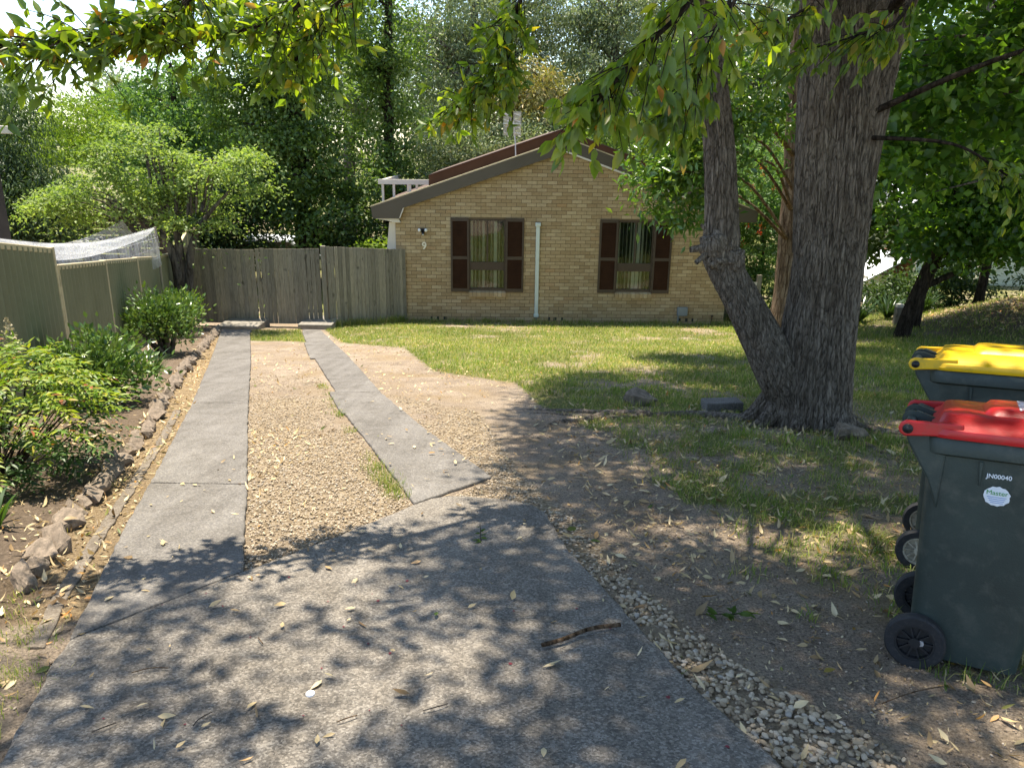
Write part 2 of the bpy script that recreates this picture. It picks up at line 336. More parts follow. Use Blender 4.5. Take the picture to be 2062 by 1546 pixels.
MT['paling'] = woodmat('weathered_paling', (.13, .117, .09), (.27, .245, .193), (.4, .365, .295))
MT['timber'] = woodmat('grey_timber', (.14, .12, .09), (.27, .24, .19), (.38, .34, .28))
m, N, L, P = newmat('sage_steel'); c = coords(N, L, 'World')
col = ramp(N, L, noise(N, L, 1.4, 5, .65, c), [(.3, (.165, .168, .098)), (.7, (.22, .222, .135))])
stk = noise(N, L, 9, 5, .75, coords(N, L, 'World', (1, 1, .12)))
col = mixc(N, L, ramp(N, L, stk, [(.55, (0, 0, 0)), (.78, (.55, .55, .55))]), col, (.085, .095, .052))
L.new(col, P.inputs['Base Color']); P.inputs['Roughness'].default_value = .5; MT['sage'] = m
MT['cream_steel'] = plain('cream_steel', (.56, .47, .29), .45, .1, 3, bst=.05, dirt=(.3, .24, .14))
MT['stone'] = plain('grey_brown_stone', (.2, .155, .115), .95, .5, 2.5, bst=1.0, bsc=7, dirt=(.075, .065, .045))
m, N, L, P = newmat('river_pebble'); g = N.new('ShaderNodeNewGeometry')
col = ramp(N, L, g.outputs['Random Per Island'], [(0, (.19, .14, .085)), (.3, (.33, .245, .15)), (.65, (.45, .36, .25)), (.88, (.5, .41, .3)), (.96, (.28, .25, .21)), (1, (.46, .4, .32))])
col = mixc(N, L, .7, col, ramp(N, L, noise(N, L, 50, 4, .6, coords(N, L, 'World')), [(.3, (.7, .7, .7)), (.7, (1.15, 1.15, 1.15))]), 'MULTIPLY')
L.new(col, P.inputs['Base Color']); P.inputs['Roughness'].default_value = .7; MT['pebble'] = m
MT['bin'] = plain('dark_green_bin', (.026, .04, .034), .52, .3, 4, bst=.2, bsc=180, dirt=(.075, .082, .066))
MT['redlid'] = plain('red_lid', (.52, .014, .016), .36, .16, 6, bst=.12, bsc=150, dirt=(.4, .04, .03))
MT['yellowlid'] = plain('yellow_lid', (.74, .44, .004), .4, .12, 6, bst=.12, bsc=150, dirt=(.5, .33, .02))
MT['hub'] = plain('cream_hub', (.45, .4, .3), .7, .3, 20, dirt=(.15, .1, .06))
MT['sticker'] = plain('white_sticker', (.72, .76, .8), .5, .06, 20, bst=0)
MT['green_ink'] = plain('green_ink', (.06, .3, .07), .6, .1, 20, bst=0)
MT['blue_ink'] = plain('blue_ink', (.15, .24, .5), .6, .1, 20, bst=0)
MT['white_ink'] = plain('white_ink', (.75, .72, .72), .6, .1, 20, bst=0)
m, N, L, P = newmat('window_glass'); out = N['Material Output']; N.remove(P)
tr = N.new('ShaderNodeBsdfTransparent'); tr.inputs[0].default_value = (.8, .84, .82, 1); gl = N.new('ShaderNodeBsdfGlossy'); gl.inputs['Roughness'].default_value = .01
lw = N.new('ShaderNodeLayerWeight'); lw.inputs[0].default_value = .3
mx = N.new('ShaderNodeMixShader'); L.new(math_(N, L, 'ADD', lw.outputs['Fresnel'], .03), mx.inputs[0]); L.new(tr.outputs[0], mx.inputs[1]); L.new(gl.outputs[0], mx.inputs[2])
L.new(mx.outputs[0], out.inputs[0]); MT['glass'] = m
MT['net'] = plain('white_net', (.8, .82, .85), .7, .05, 5, bst=0)
MT['weather'] = plain('cream_weatherboard', (.52, .54, .4), .6, .08, 2, bst=0)
MT['tin'] = plain('white_tin_roof', (.75, .76, .78), .45, .06, 2, bst=0)
MT['terra'] = plain('terracotta', (.3, .13, .08), .8, .2, 4)
MT['darkwood'] = plain('dark_brown_timber', (.045, .03, .022), .7, .2, 4)
MT['carwhite'] = plain('white_car_paint', (.75, .78, .82), .25, .03, 2, bst=0)
MT['carglass'] = plain('dark_car_glass', (.03, .035, .04), .1, .1, 2, bst=0)
MT['magenta'] = plain('berry_stain', (.17, .02, .03), .8, .3, 20, bst=0)

# ------------------------------------------------------------------ ground
LSTRIP_L = [(-1.72, 2.58), (-2.11, 3.74), (-2.39, 4.65), (-3.30, 7.50), (-4.62, 11.4), (-6.13, 15.75), (-6.3, 16.25)]
LSTRIP_R = [(-1.28, 3.27), (-1.50, 3.92), (-1.72, 4.6), (-2.64, 7.28), (-3.93, 11.15), (-5.45, 15.55), (-5.64, 16.25)]
APRON = [(-1.28, 3.27), (-.90, 3.83), (-.60, 4.33), (-.50, 4.46), (-.40, 4.52), (-.28, 4.52), (-.02, 4.46), (.14, 4.36), (.21, 4.22), (.30, 3.65), (.45, 3.10), (.67, 2.29), (.83, 1.87), (1.1, 1.0), (1.6, -.6), (-1.75, -.6), (-1.55, 1.2), (-1.50, 1.85), (-1.69, 2.43), (-1.72, 2.58)]
GRAV_A = [(-1.28, 3.27), (-1.72, 4.6), (-2.64, 7.28), (-3.5, 9.9), (-2.6, 9.9), (-1.75, 7.35), (-.93, 5.22), (-.62, 4.37), (-.9, 3.83)]
GRAV_B = [(-.13, 5.0), (-.76, 6.5), (-1.4, 8.4), (-.35, 7.5), (.08, 5.1), (.42, 4.04), (.62, 3.22), (.86, 2.53), (1.15, 2.09), (1.6, 1.4), (1.9, .6), (1.25, .6), (.83, 1.87), (.67, 2.29), (.45, 3.10), (.30, 3.65), (.19, 4.3), (-.02, 4.46), (-.40, 4.52)]
LAWN = [(-4.2, 17.6), (-4.06, 16.3), (-3.2, 14.0), (-1.9, 13.2), (-1.1, 10.4), (.05, 9.4), (.3, 7.9), (.75, 6.6), (.95, 5.2), (1.25, 4.0), (1.5, 3.2), (1.75, 2.75), (1.9, 2.1), (2.6, .5), (9, .5), (13, 10), (13, 20), (7, 24), (5.2, 18.75), (-2.5, 18.6)]
MID = [(-5.60, 16.2), (-5.1, 14.2), (-3.55, 14.0), (-4.66, 16.4)]     # grass between the strips by the gate
BED = [(-2.24, 3.12), (-2.36, 3.55), (-2.71, 4.64), (-3.09, 5.96), (-3.70, 7.75), (-4.42, 9.93), (-5.58, 13.70), (-6.34, 16.15)]
ax = np.concatenate([[-400, -200, -100, -60, -40, -28, -20, -15, -12], np.arange(-10.5, -4.5, .15), np.arange(-4.5, 4.5, .06), np.arange(4.5, 16.5, .15), [17.5, 20, 25, 32, 45, 70, 120, 220, 400]])
ay = np.concatenate([[-300, -120, -50, -25, -14, -9, -6, -4, -2.6, -1.6, -1, -.4, .2, .7], np.arange(1.1, 10, .06), np.arange(10, 24, .14), [25, 27, 30, 35, 42, 55, 80, 130, 220, 400, 700]])
GX, GY = np.meshgrid(ax, ay); fx, fy = GX.ravel(), GY.ravel()
lawn = (inpoly(fx, fy, LAWN) | inpoly(fx, fy, MID) | (fy > 19) | (fx > 9)).astype(float)
lawn *= np.clip((n2(fx, fy, 1.6, 3)-.3)*5, 0, 1)*np.where(fy < 7.5, np.clip((n2(fx, fy, 2.8, 9)-.42)*6, 0, 1), 1)
grav = (inpoly(fx, fy, GRAV_A) | inpoly(fx, fy, GRAV_B)).astype(float)*np.clip((n2(fx, fy, 1.3, 6)-.25)*4, 0, 1)*np.clip((9.6-fy)/2, .15, 1)
mulch = np.clip(1.4-np.hypot((fx-12.3)/2.9, (fy-17)/2.4)+.5*(n2(fx, fy, 1.2, 4)-.5), 0, .35)/.35
litw = np.clip((n2(fx, fy, 1.9, 12)-.5)*4, 0, 1)*.7
lw_ = (pdist(fx, fy, [(x+.28, y-.05) for x, y in BED]) < .33); litw = np.where(lw_, .95, litw)
fz = gsurf(fx, fy)
bedz = (fx < np.interp(fy, [p[1] for p in BED], [p[0] for p in BED])-.02) & (fy > 3) & (fy < 16.2) & (fx > -8)
fz += np.where(bedz, .06, 0); mulch = np.where(bedz | ((fx < -2.1) & (fy > 1.5) & (fy < 3.2)), .75, mulch)  # mulch colour darkens the bed, for its dark soil and the shade there
nx, ny = len(ax), len(ay); ii = (np.arange(ny-1)[:, None]*nx+np.arange(nx-1)[None]).ravel()
ground = big('ground', np.stack([fx, fy, fz], 1), np.stack([ii, ii+1, ii+nx+1, ii+nx], 1), MT['ground'], None, True, dict(lawn=lawn, gravel=grav, mulch=mulch, litter=litw))
ground['kind'] = 'structure'

def rough_edge(poly, step=.07, jit=.006):
    out = []
    for (x0, y0), (x1, y1) in zip(poly, poly[1:]+poly[:1]):
        n = max(1, int(math.hypot(x1-x0, y1-y0)/step))
        for k in range(n):
            t = k/n; j = jit if k else 0
            out.append((x0+(x1-x0)*t+random.uniform(-j, j), y0+(y1-y0)*t+random.uniform(-j, j)))
    return out
def slab(name, poly, parent, mat, top=.03, th=.12, bev=.012):
    poly = rough_edge(poly); mb = MB(); n = len(poly); hi = [(x, y, gz(x, y)+top) for x, y in poly]; lo = [(x, y, gz(x, y)+top-th) for x, y in poly]
    mb.add(hi+lo, [tuple(range(n))]+[(i, n+i, n+(i+1) % n, (i+1) % n) for i in range(n)])
    return mb.build(name, mat, parent, bevel=bev)
ap = slab('driveway_apron', APRON[::-1], None, MT['apron'], .03); ap['kind'] = 'structure'
def cut(pl, t):      # point on polyline at y = t
    ys = [p[1] for p in pl]; return (float(np.interp(t, ys, [p[0] for p in pl])), t)
ls = empty('driveway_strip', (0, 0, 0)); ls['kind'] = 'structure'
for a, b in ((2.58, 4.7), (4.712, 7.6), (7.612, 11.2), (11.212, 14.2), (14.212, 16.1)):
    pts = []
    ylo = max(a, 3.27)
    lft = [cut(LSTRIP_L, t) for t in np.linspace(a, b, 6)]; rgt = [cut(LSTRIP_R, t) for t in np.linspace(b, ylo, 6)]
    slab('slab', [(x, y) for x, y in (lft+rgt)][::-1], ls, MT['strip'], .034)
rs = empty('driveway_strip', (0, 0, 0)); rs['kind'] = 'structure'
RL = [(-.60, 4.37), (-.91, 5.22), (-1.71, 7.35), (-2.46, 9.58), (-3.19, 11.73), (-4.61, 16.3)]
RR = [(-.13, 5.0), (-.76, 6.49), (-1.49, 8.40), (-2.64, 11.92), (-4.25, 16.55)]
for a, b, d in ((4.37, 7.2, 0), (7.212, 8.45, -.03), (8.462, 11.5, .05), (11.512, 13.8, -.02), (13.812, 16.4, .02)):
    lft = [cut(RL, t) for t in np.linspace(a, b, 5)]; rgt = [cut(RR, t) for t in np.linspace(b, max(a, 5.0), 5)]
    slab('slab', ([(x+d, y) for x, y in lft]+rgt)[::-1], rs, MT['strip'], .022+.004*random.random())
# raised kerb where the gate stands
for k, (x0, x1) in enumerate(((-6.45, -5.55), (-4.75, -4.0))):
    mb = MB().box(x0, x1, 16.35+.12*k*2, 17.2+.4*k, gz(0, 17)-.1, gz(0, 16.5)+.10); o = mb.build('gate_kerb', MT['kerb'], None, bevel=.015); o['kind'] = 'structure'
# narrow concrete mowing edge left of the strip
edge = [(-1.83, 2.55), (-2.0, 3.0), (-2.22, 3.7), (-2.46, 4.5), (-2.95, 6.1), (-3.35, 7.3)]
mb = slab('mowing_edge', ([(x-.04, y) for x, y in edge][::-1]+[(x+.03, y) for x, y in edge])[::1], None, MT['edge'], .012, .1, .006); mb['kind'] = 'structure'

# ------------------------------------------------------------------ the brick house (local x along the facade, y = 0 on the facade, z up)
HX = empty('brick_house', (0, 18.7, 0), math.atan(.03), 'cream brick house with low gable roof and brown shutters at the end of the driveway', 'house')
WL, WR, RX = -2.83, 5.25, 1.21                   # wall ends, ridge
def btop(x): return 4.39-.343*abs(x-RX)          # top of the bargeboard
WIN = [(-1.08, -.20), (2.50, 3.38)]; WZ0, WZ1 = .857, 2.56
mb = MB()
def wl(x0, x1, z0, z1): mb.box(x0, x1, .0, .11, z0, z1)
wl(WL, WIN[0][0], -.3, WZ1); wl(WIN[0][1], WIN[1][0], -.3, WZ1); wl(WIN[1][1], WR, -.3, WZ1)
for a, b in WIN: wl(a, b, -.3, WZ0)
mb.prism([(WL, WZ1), (WR, WZ1), (WR, btop(WR)-.1), (RX, btop(RX)-.1), (WL, btop(WL)-.1)], .0, .11)
wall = mb.build('wall', MT['mortar'], HX)
mb = MB().box(WL, WL+.11, .11, 10, -.3, btop(WL)-.1).box(WR-.11, WR, .11, 10, -.3, btop(WR)-.1).box(WL, WR, 9.89, 10, -.3, 2.9).box(WL+.11, WR-.11, .11, 9.89, -.3, -.02)
mb.build('side_wall', MT['mortar'], HX)
mb = MB().box(WL+.11, WR-.11, 2.6, 2.65, -.02, 2.5).box(WL+.11, WR-.11, .115, 2.6, 2.60, 2.65).box(WL+.11, WR-.11, .115, 2.6, -.02, .0)
mb.build('room_wall', MT['dark'], HX)
# bricks: 230 x 76 mm on a 240 x 86 mm grid, 6 mm proud of the joints
bricks = []
nc = int((4.39+.25)/.086)+1
VENT = [(-1.85+d, 1) for d in (-.16, 0, .16)]+[(1.06+d, 1) for d in (-.16, 0, .16)]+[(4.32+d, 1) for d in (-.16, 0, .16)]
for c in range(nc):
    z0 = -.24+c*.086; zc = z0+.038; x = WL+.0-(.12 if c % 2 else 0)
    while x < WR:
        a, b = max(x, WL), min(x+.230, WR); x += .240
        segs = [(a, b)]
        for (w0, w1) in WIN:
            if z0+.076 > WZ0-.1 and z0 < WZ1:
                ns = []
                for p, q in segs:
                    if q <= w0 or p >= w1: ns.append((p, q)); continue
                    if p < w0: ns.append((p, w0))
                    if q > w1: ns.append((w1, q))
                segs = ns
        if c == 4:            # weep vents: open slots in this course
            for vx, _ in VENT:
                ns = []
                for p, q in segs:
                    if q <= vx-.025 or p >= vx+.025: ns.append((p, q)); continue
                    if p < vx-.03: ns.append((p, vx-.025))
                    if q > vx+.03: ns.append((vx+.025, q))
                segs = ns
        for p, q in segs:
            if q-p < .03 or zc > btop((p+q)/2)-.2: continue
            bricks.append(((p+q)/2, zc, q-p))
for vx, _ in VENT: MB().box(vx-.022, vx+.022, -.003, .002, -.24+4*.086, -.24+4*.086+.076).build('weep_vent', MT['dark'], HX)  # dark plates stand in for the shade inside the slots
full = [b for b in bricks if abs(b[2]-.230) < .002]; full.sort(key=lambda b: -b[1]); part_ids = set(map(id, full[:300]))
bm_ = MB().box(-.115, .115, -.006, .03, -.038, .038); proto = bpy.data.meshes.new('brick'); proto.from_pydata(bm_.v, [], bm_.f); proto.materials.append(MT['brick'])
rest = MB()
for b in bricks:
    j = random.uniform(-.0018, .0018)
    if id(b) in part_ids:
        o = bpy.data.objects.new('brick', proto); COL.objects.link(o); o.parent = wall; o.location = (b[0], j, b[1])
    else: rest.box(b[0]-b[2]/2, b[0]+b[2]/2, -.006+j, .03, b[1]-.038, b[1]+.038)
tag(rest.build('brickwork', MT['brick'], wall), kind='stuff')
# windows, shutters, sills
for k, (a, b) in enumerate(WIN):
    win = MB().box(a, b, .03, .09, WZ1-.05, WZ1).box(a, b, .03, .09, WZ0, WZ0+.04).box(a, a+.035, .03, .09, WZ0+.04, WZ1-.05).box(b-.035, b, .03, .09, WZ0+.04, WZ1-.05)
    win.box(a+.035, b-.035, .025, .085, 1.335, 1.53).box((a+b)/2-.018, (a+b)/2+.018, .032, .08, 1.53, WZ1-.05).box(a, b, .09, .115, WZ0-.1, WZ0).box(a-.02, a, .028, .1, WZ0, WZ1).box(b, b+.02, .028, .1, WZ0, WZ1)
    wo = win.build('window', MT['frame'], HX)
    for (p, q, s, t) in ((a+.035, (a+b)/2-.018, 1.53, WZ1-.05), ((a+b)/2+.018, b-.035, 1.53, WZ1-.05), (a+.035, b-.035, WZ0+.04, 1.335)):
        MB().box(p, q, .058, .062, s, t).build('pane', MT['glass'], wo)
    bl = MB(); rb = random.Random(3+k)
    for q in range(9):
        x = a+.06+q*.096; ang = rb.choice([1.15, .8, 1.4, .5, 1.2] if k == 0 else [1.2, .9, 1.45, .3, 1.3, 1.0])
        Mx = Matrix.Translation((x, .14, 0)) @ Matrix.Rotation(ang, 4, 'Z'); bl.box(-.045, .045, -.001, .001, WZ0-.05, WZ1-.02, Mx)
    bl.build('blind', MT['blind'], wo)
    so_ = MB().box(a-.02, b+.02, .0, .03, WZ0-.1, WZ0-.02).build('sill', MT['mortar'], wo)
    nb = 9; wd = (b-a+.03)/nb
    for q in range(nb):
        x = a-.015+q*wd
        bb = MB().prism([(-.085, WZ0-.16), (.08, WZ0-.15), (.08, WZ0-.0), (-.085, WZ0-.055)], x+.004, x+wd-.004, 'x').build('brick', MT['brick'], so_)
    for sgn in (0, 1):
        x0 = a-.44 if sgn == 0 else b; x1 = x0+.44; z0, z1 = .81, 2.58; y0, y1 = -.045, -.01
        sh = MB().box(x0, x0+.045, y0, y1, z0, z1).box(x1-.045, x1, y0, y1, z0, z1).box(x0+.045, x1-.045, y0+.002, y1, z1-.075, z1).box(x0+.045, x1-.045, y0+.002, y1, z0, z0+.085).box(x0+.045, x1-.045, y0+.002, y1, 1.60, 1.675)
        sho = sh.build('shutter', MT['frame'], HX)
        lv = MB()
        for (s, t) in ((z0+.085, 1.60), (1.675, z1-.075)):
            n = int((t-s)/.037)
            for q in range(n):
                z = s+(q+.5)*(t-s)/n; lv.prism([(-.038, z-.02), (-.034, z-.022), (-.012, z+.012), (-.016, z+.014)], x0+.045, x1-.045, 'x')
        lv.box(x0+.045, x1-.045, -.010, -.008, z0+.085, z1-.075); lv.build('louvre', MT['shutter'], sho)
# roof: bargeboards, white trims, roof sheets, the higher roof behind
def barge(name, xl, xr, ridge_z, slope, h, y0, y1, mat, tail=True):
    top = lambda x: ridge_z-slope*abs(x-RX)
    if tail: poly = [(xl, top(xl)), (RX, top(RX)), (xr, top(xr)), (xr, top(xr)-.26), (WR+.1, top(xr)-.26), (WR, top(WR)-h), (RX, top(RX)-h), (WL+.2, top(WL+.2)-h), (WL+.1, top(xl)-.26), (xl+.03, top(xl)-.26)]
    else: poly = [(xl, top(xl)), (RX, top(RX)), (xr, top(xr)), (xr, top(xr)-h), (RX, top(RX)-h), (xl, top(xl)-h)]
    b = MB(); n = len(poly)
    if tail:      # left half and right half as two boards meeting at the ridge
        L_ = [poly[i] for i in (0, 1, 6, 7, 8, 9)]; R_ = [(RX+.004, poly[1][1])]+[poly[i] for i in (2, 3, 4, 5)]+[(RX+.004, poly[6][1])]
        b.prism(L_, y0, y1).prism(R_, y0, y1)
    else: b.prism(poly[:2]+poly[4:], y0, y1).prism([poly[1], poly[2], poly[3], poly[4]], y0+.002, y1)
    return b.build(name, mat, HX)
barge('bargeboard', -3.38, 5.80, 4.39, .343, .275, -.13, -.10, MT['barge'])
sf = MB().prism([(WL+.1, 2.57), (WL+.2, btop(WL+.2)-.275), (WL+.23, btop(WL+.23)-.275), (WL+.13, 2.57)], -.128, -.095)
sf.prism([(RX-.05, btop(RX)-.275), (RX+.0, btop(RX)-.30), (WR, btop(WR)-.325), (WR, btop(WR)-.268), (RX, btop(RX)-.262)], -.135, -.095)
sf.prism([(-3.30, 2.545), (-2.75, 2.555), (-2.70, 2.46), (-2.85, 2.46), (-3.0, 2.50)], -.09, 10)
sf.build('soffit_trim', MT['white'], HX)
cap = MB()
for x0, x1 in ((-3.39, RX), (RX, 5.81)):
    z0, z1 = btop(x0), btop(x1); cap.prism([(x0, z0+.003), (x1, z1+.003), (x1, z1+.028), (x0, z0+.028)], -.14, .05)
cap.build('roof_capping', MT['cream_steel'], HX)
rf = MB()
for x0, x1 in ((-3.38, RX), (RX, 5.80)):
    z0, z1 = btop(x0), btop(x1); rf.prism([(x0, z0-.10), (x1, z1-.10), (x1, z1-.02), (x0, z0-.02)], -.095, 10.2)
rfo = rf.build('roof', MT['rooftile'], HX)
b2 = barge('upper_bargeboard', -2.14, 4.6, 4.64, .343, .42, 1.5, 1.53, MT['barge2'], False)
rf = MB()
for x0, x1 in ((-2.14, RX), (RX, 4.6)):
    z0, z1 = 4.64-.343*abs(x0-RX), 4.64-.343*abs(x1-RX); rf.prism([(x0, z0-.03), (x1, z1-.03), (x1, z1+.016), (x0, z0+.016)], 1.535, 9.6); rf.prism([(x0, z0+.002), (x1, z1+.002), (x1, z1+.018), (x0, z0+.018)], 1.48, 1.532)
rf.build('upper_roof', MT['rooftile'], HX)
# white pergola beam and posts beyond the left eave, tapered white pier at the wall corner
pg = MB().box(-3.62, -2.1, 2.9, 3.0, 3.20, 3.33).box(-3.6, -3.5, 3.0, 7.5, 3.20, 3.31).build('pergola_beam', MT['white'], HX)
for x, y in ((-3.5, 2.95), (-3.2, 2.95), (-2.88, 3.6), (-2.76, 2.95), (-2.62, 3.4)): MB().box(x-.03, x+.03, y-.03, y+.03, 2.4, 3.2).build('post', MT['white'], pg)
MB().prism([(-2.835, 2.46), (-2.98, 2.46), (-3.06, 1.75), (-3.12, 1.62), (-3.3, 1.5), (-3.34, 1.44), (-3.34, -.2), (-2.835, -.2)], .02, .3).build('white_pier', MT['white'], HX)
MB().box(WL-.07, WL-.01, .35, .41, -.1, 2.5).build('white_post', MT['white'], HX)
# downpipe, lamp, number, service box
dp = MB().box(.525, .615, -.075, -.005, .23, 2.43).build('downpipe', MT['pipe'], HX, bevel=.012)
MB().box(.505, .635, -.09, -.004, 2.40, 2.49).build('downpipe_head', MT['pipe'], dp, bevel=.02)
MB().box(.51, .63, -.085, -.004, .20, .28).build('downpipe_shoe', MT['pipe'], dp, bevel=.01)
MB().tube([(.575, -.03, .24), (.58, -.03, -.1)], .016, 8).build('pipe', MT['grey'], dp)
lp = MB().tube([(-2.175, -.006, 2.27), (-2.175, -.05, 2.27)], .055, 14)
for sx in (-1, 1): lp.tube([(-2.175, -.05, 2.27), (-2.175+sx*.035, -.09, 2.285), (-2.175+sx*.075, -.13, 2.29)], [.028, .042, .045], 12)
lp.tube([(-2.175, -.05, 2.25), (-2.172, -.09, 2.205), (-2.17, -.10, 2.19)], [.03, .04, .035], 12)
lo = lp.build('sensor_light', MT['black'], HX, True)
for sx in (-1, 1): MB().tube([(-2.175+sx*.072, -.13, 2.29), (-2.175+sx*.09, -.152, 2.29), (-2.175+sx*.094, -.156, 2.29)], [.042, .036, .01], 12).build('lamp', MT['lightglass'], lo, True)
MB().tube([(-2.17, -.098, 2.19), (-2.17, -.12, 2.178)], [.026, .012], 10).build('sensor_lens', MT['lightglass'], lo, True)
def text(name, s, size, mat, parent, loc, rot, ext=.003, bold=0):
    cu = bpy.data.curves.new(name, 'FONT'); cu.body = s; cu.size = size; cu.extrude = ext; cu.offset = bold; cu.align_x = 'CENTER'; cu.align_y = 'CENTER'
    t = bpy.data.objects.new(name, cu); COL.objects.link(t); dg = bpy.context.evaluated_depsgraph_get()
    me = bpy.data.meshes.new_from_object(t.evaluated_get(dg)); bpy.data.objects.remove(t); me.name = name; me.materials.clear()
    o = link(name, me, mat, parent); o.location = loc; o.rotation_euler = rot; return o
text('house_number', '9', .235, MT['ivory'], HX, (-2.155, -.016, 1.905), (R(90), 0, 0), .006, .006)
bx = MB().box(4.07, 4.32, -.11, -.007, .26, .475).build('service_box', MT['grey'], HX, bevel=.015)
MB().tube([(4.105, -.05, .27), (4.105, -.05, -.1)], .018, 10).build('conduit', MT['grey'], bx)
MB().tube([(4.95, -.03, .28), (4.95, -.03, -.1)], .014, 8).tube([(4.95, -.03, .26), (4.95, -.09, .28), (4.95, -.1, .25)], .016, 8).build('garden_tap', MT['frame'], HX)
# tv antenna: two grids of wires on a mast
an = empty('tv_antenna', (.02, 19.75, 3.85), 0, 'white grid television antenna on a thin mast above the roof', 'antenna')
MB().tube([(0, 0, -.05), (-.02, 0, .45), (-.07, 0, .95)], .016, 8).build('mast', MT['alu'], an)
pn = MB()
for sx in (-1, 1):
    for q in range(7): x = -.1+sx*.12+(q-3)*.028; pn.tube([(x, -.02, .62), (x, -.02, 1.18)], .0075, 5)
    for z in (.68, 1.12): pn.box(-.1+sx*.12-.09, -.1+sx*.12+.09, -.028, -.018, z-.008, z+.008)
pn.build('reflector_grid', MT['white'], an)
el = MB().box(-.32, .12, -.06, -.03, .885, .91)
for q in range(4):
    for sx in (-1, 1):
        x = -.1+sx*.12; el.tube([(x, -.06, .68+q*.14), (x-.07, -.12, .70+q*.14)], .006, 5).tube([(x, -.06, .68+q*.14), (x+.07, -.12, .66+q*.14)], .006, 5)
el.build('dipole', MT['alu'], an)

# ------------------------------------------------------------------ fences and gate
def fpt(y): return -4.98-.2957*(y-8.3)
def steel_fence(label, ys, tops, y_near_extra=None):
    t = empty('steel_fence', (fpt(ys[0]), ys[0], gz(fpt(ys[0]), ys[0])), 0, label, 'fence')
    inv = Matrix.Translation(-t.location)
    for i in range(len(ys)-1):
        p0 = Vector((fpt(ys[i]), ys[i], 0)); p1 = Vector((fpt(ys[i+1]), ys[i+1], 0)); d = (p1-p0); Ln = d.length; d /= Ln; nrm = Vector((d.y, -d.x, 0))
        t0, t1 = tops[i]
        # corrugated sheet: trapezoid ribs
        prof = []; s = .03; 
        while s < Ln-.03:
            for ds, o in ((0, 0), (.07, 0), (.088, .042), (.112, .042), (.13, 0)):
                if s+ds < Ln-.03: prof.append((s+ds, o))
            s += .155
        V = []; F = []
        for s, o in prof:
            q = p0+d*s+nrm*o; zt = t0+(t1-t0)*s/Ln-.02; zb = gz(q.x, q.y)-.03; V += [(q.x, q.y, zb), (q.x, q.y, zt)]
        F = [(2*k, 2*k+2, 2*k+3, 2*k+1) for k in range(len(prof)-1)]
        o = big('panel', inv_pts(V, t), np.array(F), MT['sage'], t)
        rail = MB()
        def bar(z0, z1, hgt, out=.035):
            a = [p0+d*.03+nrm*out+Vector((0, 0, z0)), p0+d*.03-nrm*out+Vector((0, 0, z0)), p1-d*.03-nrm*out+Vector((0, 0, z1)), p1-d*.03+nrm*out+Vector((0, 0, z1))]
            vs = [Vector(v)-t.location for v in a]+[Vector(v)+Vector((0, 0, hgt))-t.location for v in a]
            rail.add(vs, [(3, 2, 1, 0), (4, 5, 6, 7), (0, 1, 5, 4), (1, 2, 6, 5), (2, 3, 7, 6), (3, 0, 4, 7)])
        bar(t0-.055, t1-.055, .06); rail.build('top_rail', MT['cream_steel'], t, bevel=.008)
    for i in range(len(ys)):
        p = Vector((fpt(ys[i]), ys[i], 0)); tz = max([tops[j][k] for j, k in ((i-1, 1), (i, 0)) if 0 <= j < len(tops)])+.01
        a = math.atan2(-.2957, 1); Mx = Matrix.Translation(Vector((p.x, p.y, 0))-t.location) @ Matrix.Rotation(-a, 4, 'Z')
        MB().box(-.045, .045, -.028, .028, gz(p.x, p.y)-.05, tz, Mx).build('post', MT['cream_steel'], t, bevel=.006)
    return t
def inv_pts(V, t): return np.array(V)-np.array(t.location)
steel_fence('taller sage green corrugated steel fence with cream rail at the left edge', [1.4, 3.7, 6.0, 8.27], [(4.15, 3.78), (3.78, 3.44), (3.44, 3.09)])
steel_fence('stepped-down sage green steel fence with cream posts running along the garden bed', [8.34, 10.6, 12.9, 15.2, 17.5], [(2.89, 2.62), (2.62, 2.34), (2.34, 2.05), (2.05, 1.83)])
steel_fence('sage green steel fence continuing beyond the timber gate', [17.6, 19.9, 22.2, 24.5, 26.8], [(1.83, 2.0), (2.05, 1.85), (1.9, 1.75), (1.75, 1.65)])
def palings(t, x0, y0, x1, y1, top0, top1, bot, wdt, mat, lean=0., gap=.006):
    d = Vector((x1-x0, y1-y0, 0)); Ln = d.length; d /= Ln; a = math.atan2(d.y, d.x); n = max(1, round(Ln/(wdt+gap))); st = Ln/n
    for q in range(n):
        s = (q+.5)*st; p = Vector((x0, y0, 0))+d*s; f = s/Ln; tz = top0+(top1-top0)*f+random.uniform(-.008, .008); bz = bot(p.x, p.y)
        g = gap*random.uniform(.3, 1.7); tw = random.uniform(-.006, .006)
        Mx = Matrix.Translation(p-t.location) @ Matrix.Rotation(a, 4, 'Z') @ Matrix.Translation((0, random.uniform(-.004, .004), 0))
        hw = st/2-g/2
        mb = MB(); vs = [Mx @ Vector((sx*hw+(tw if z else 0), yy, (tz if z else bz))) for sx in (-1, 1) for yy in (-.009, .009) for z in (0, 1)]
        mb.add(vs, [(0, 1, 3, 2), (4, 6, 7, 5), (0, 4, 5, 1), (2, 3, 7, 6), (0, 2, 6, 4), (1, 5, 7, 3)]); mb.build('paling', mat, t)
    mb = MB()
    for z in (.3, 1.0, 1.55):
        zz = bot((x0+x1)/2, (y0+y1)/2)+z
        if zz > min(top0, top1)-.1: continue
        Mx = Matrix.Translation(Vector((x0, y0, 0))-t.location) @ Matrix.Rotation(a, 4, 'Z'); mb.box(0, Ln, .012, .055, zz-.04, zz+.04, Mx)
    mb.build('rail', mat, t)
GYy = 17.15
g0 = empty('paling_fence', (-7.6, GYy, .2), 0, 'short weathered paling section between the steel fence and the double gate', 'fence')
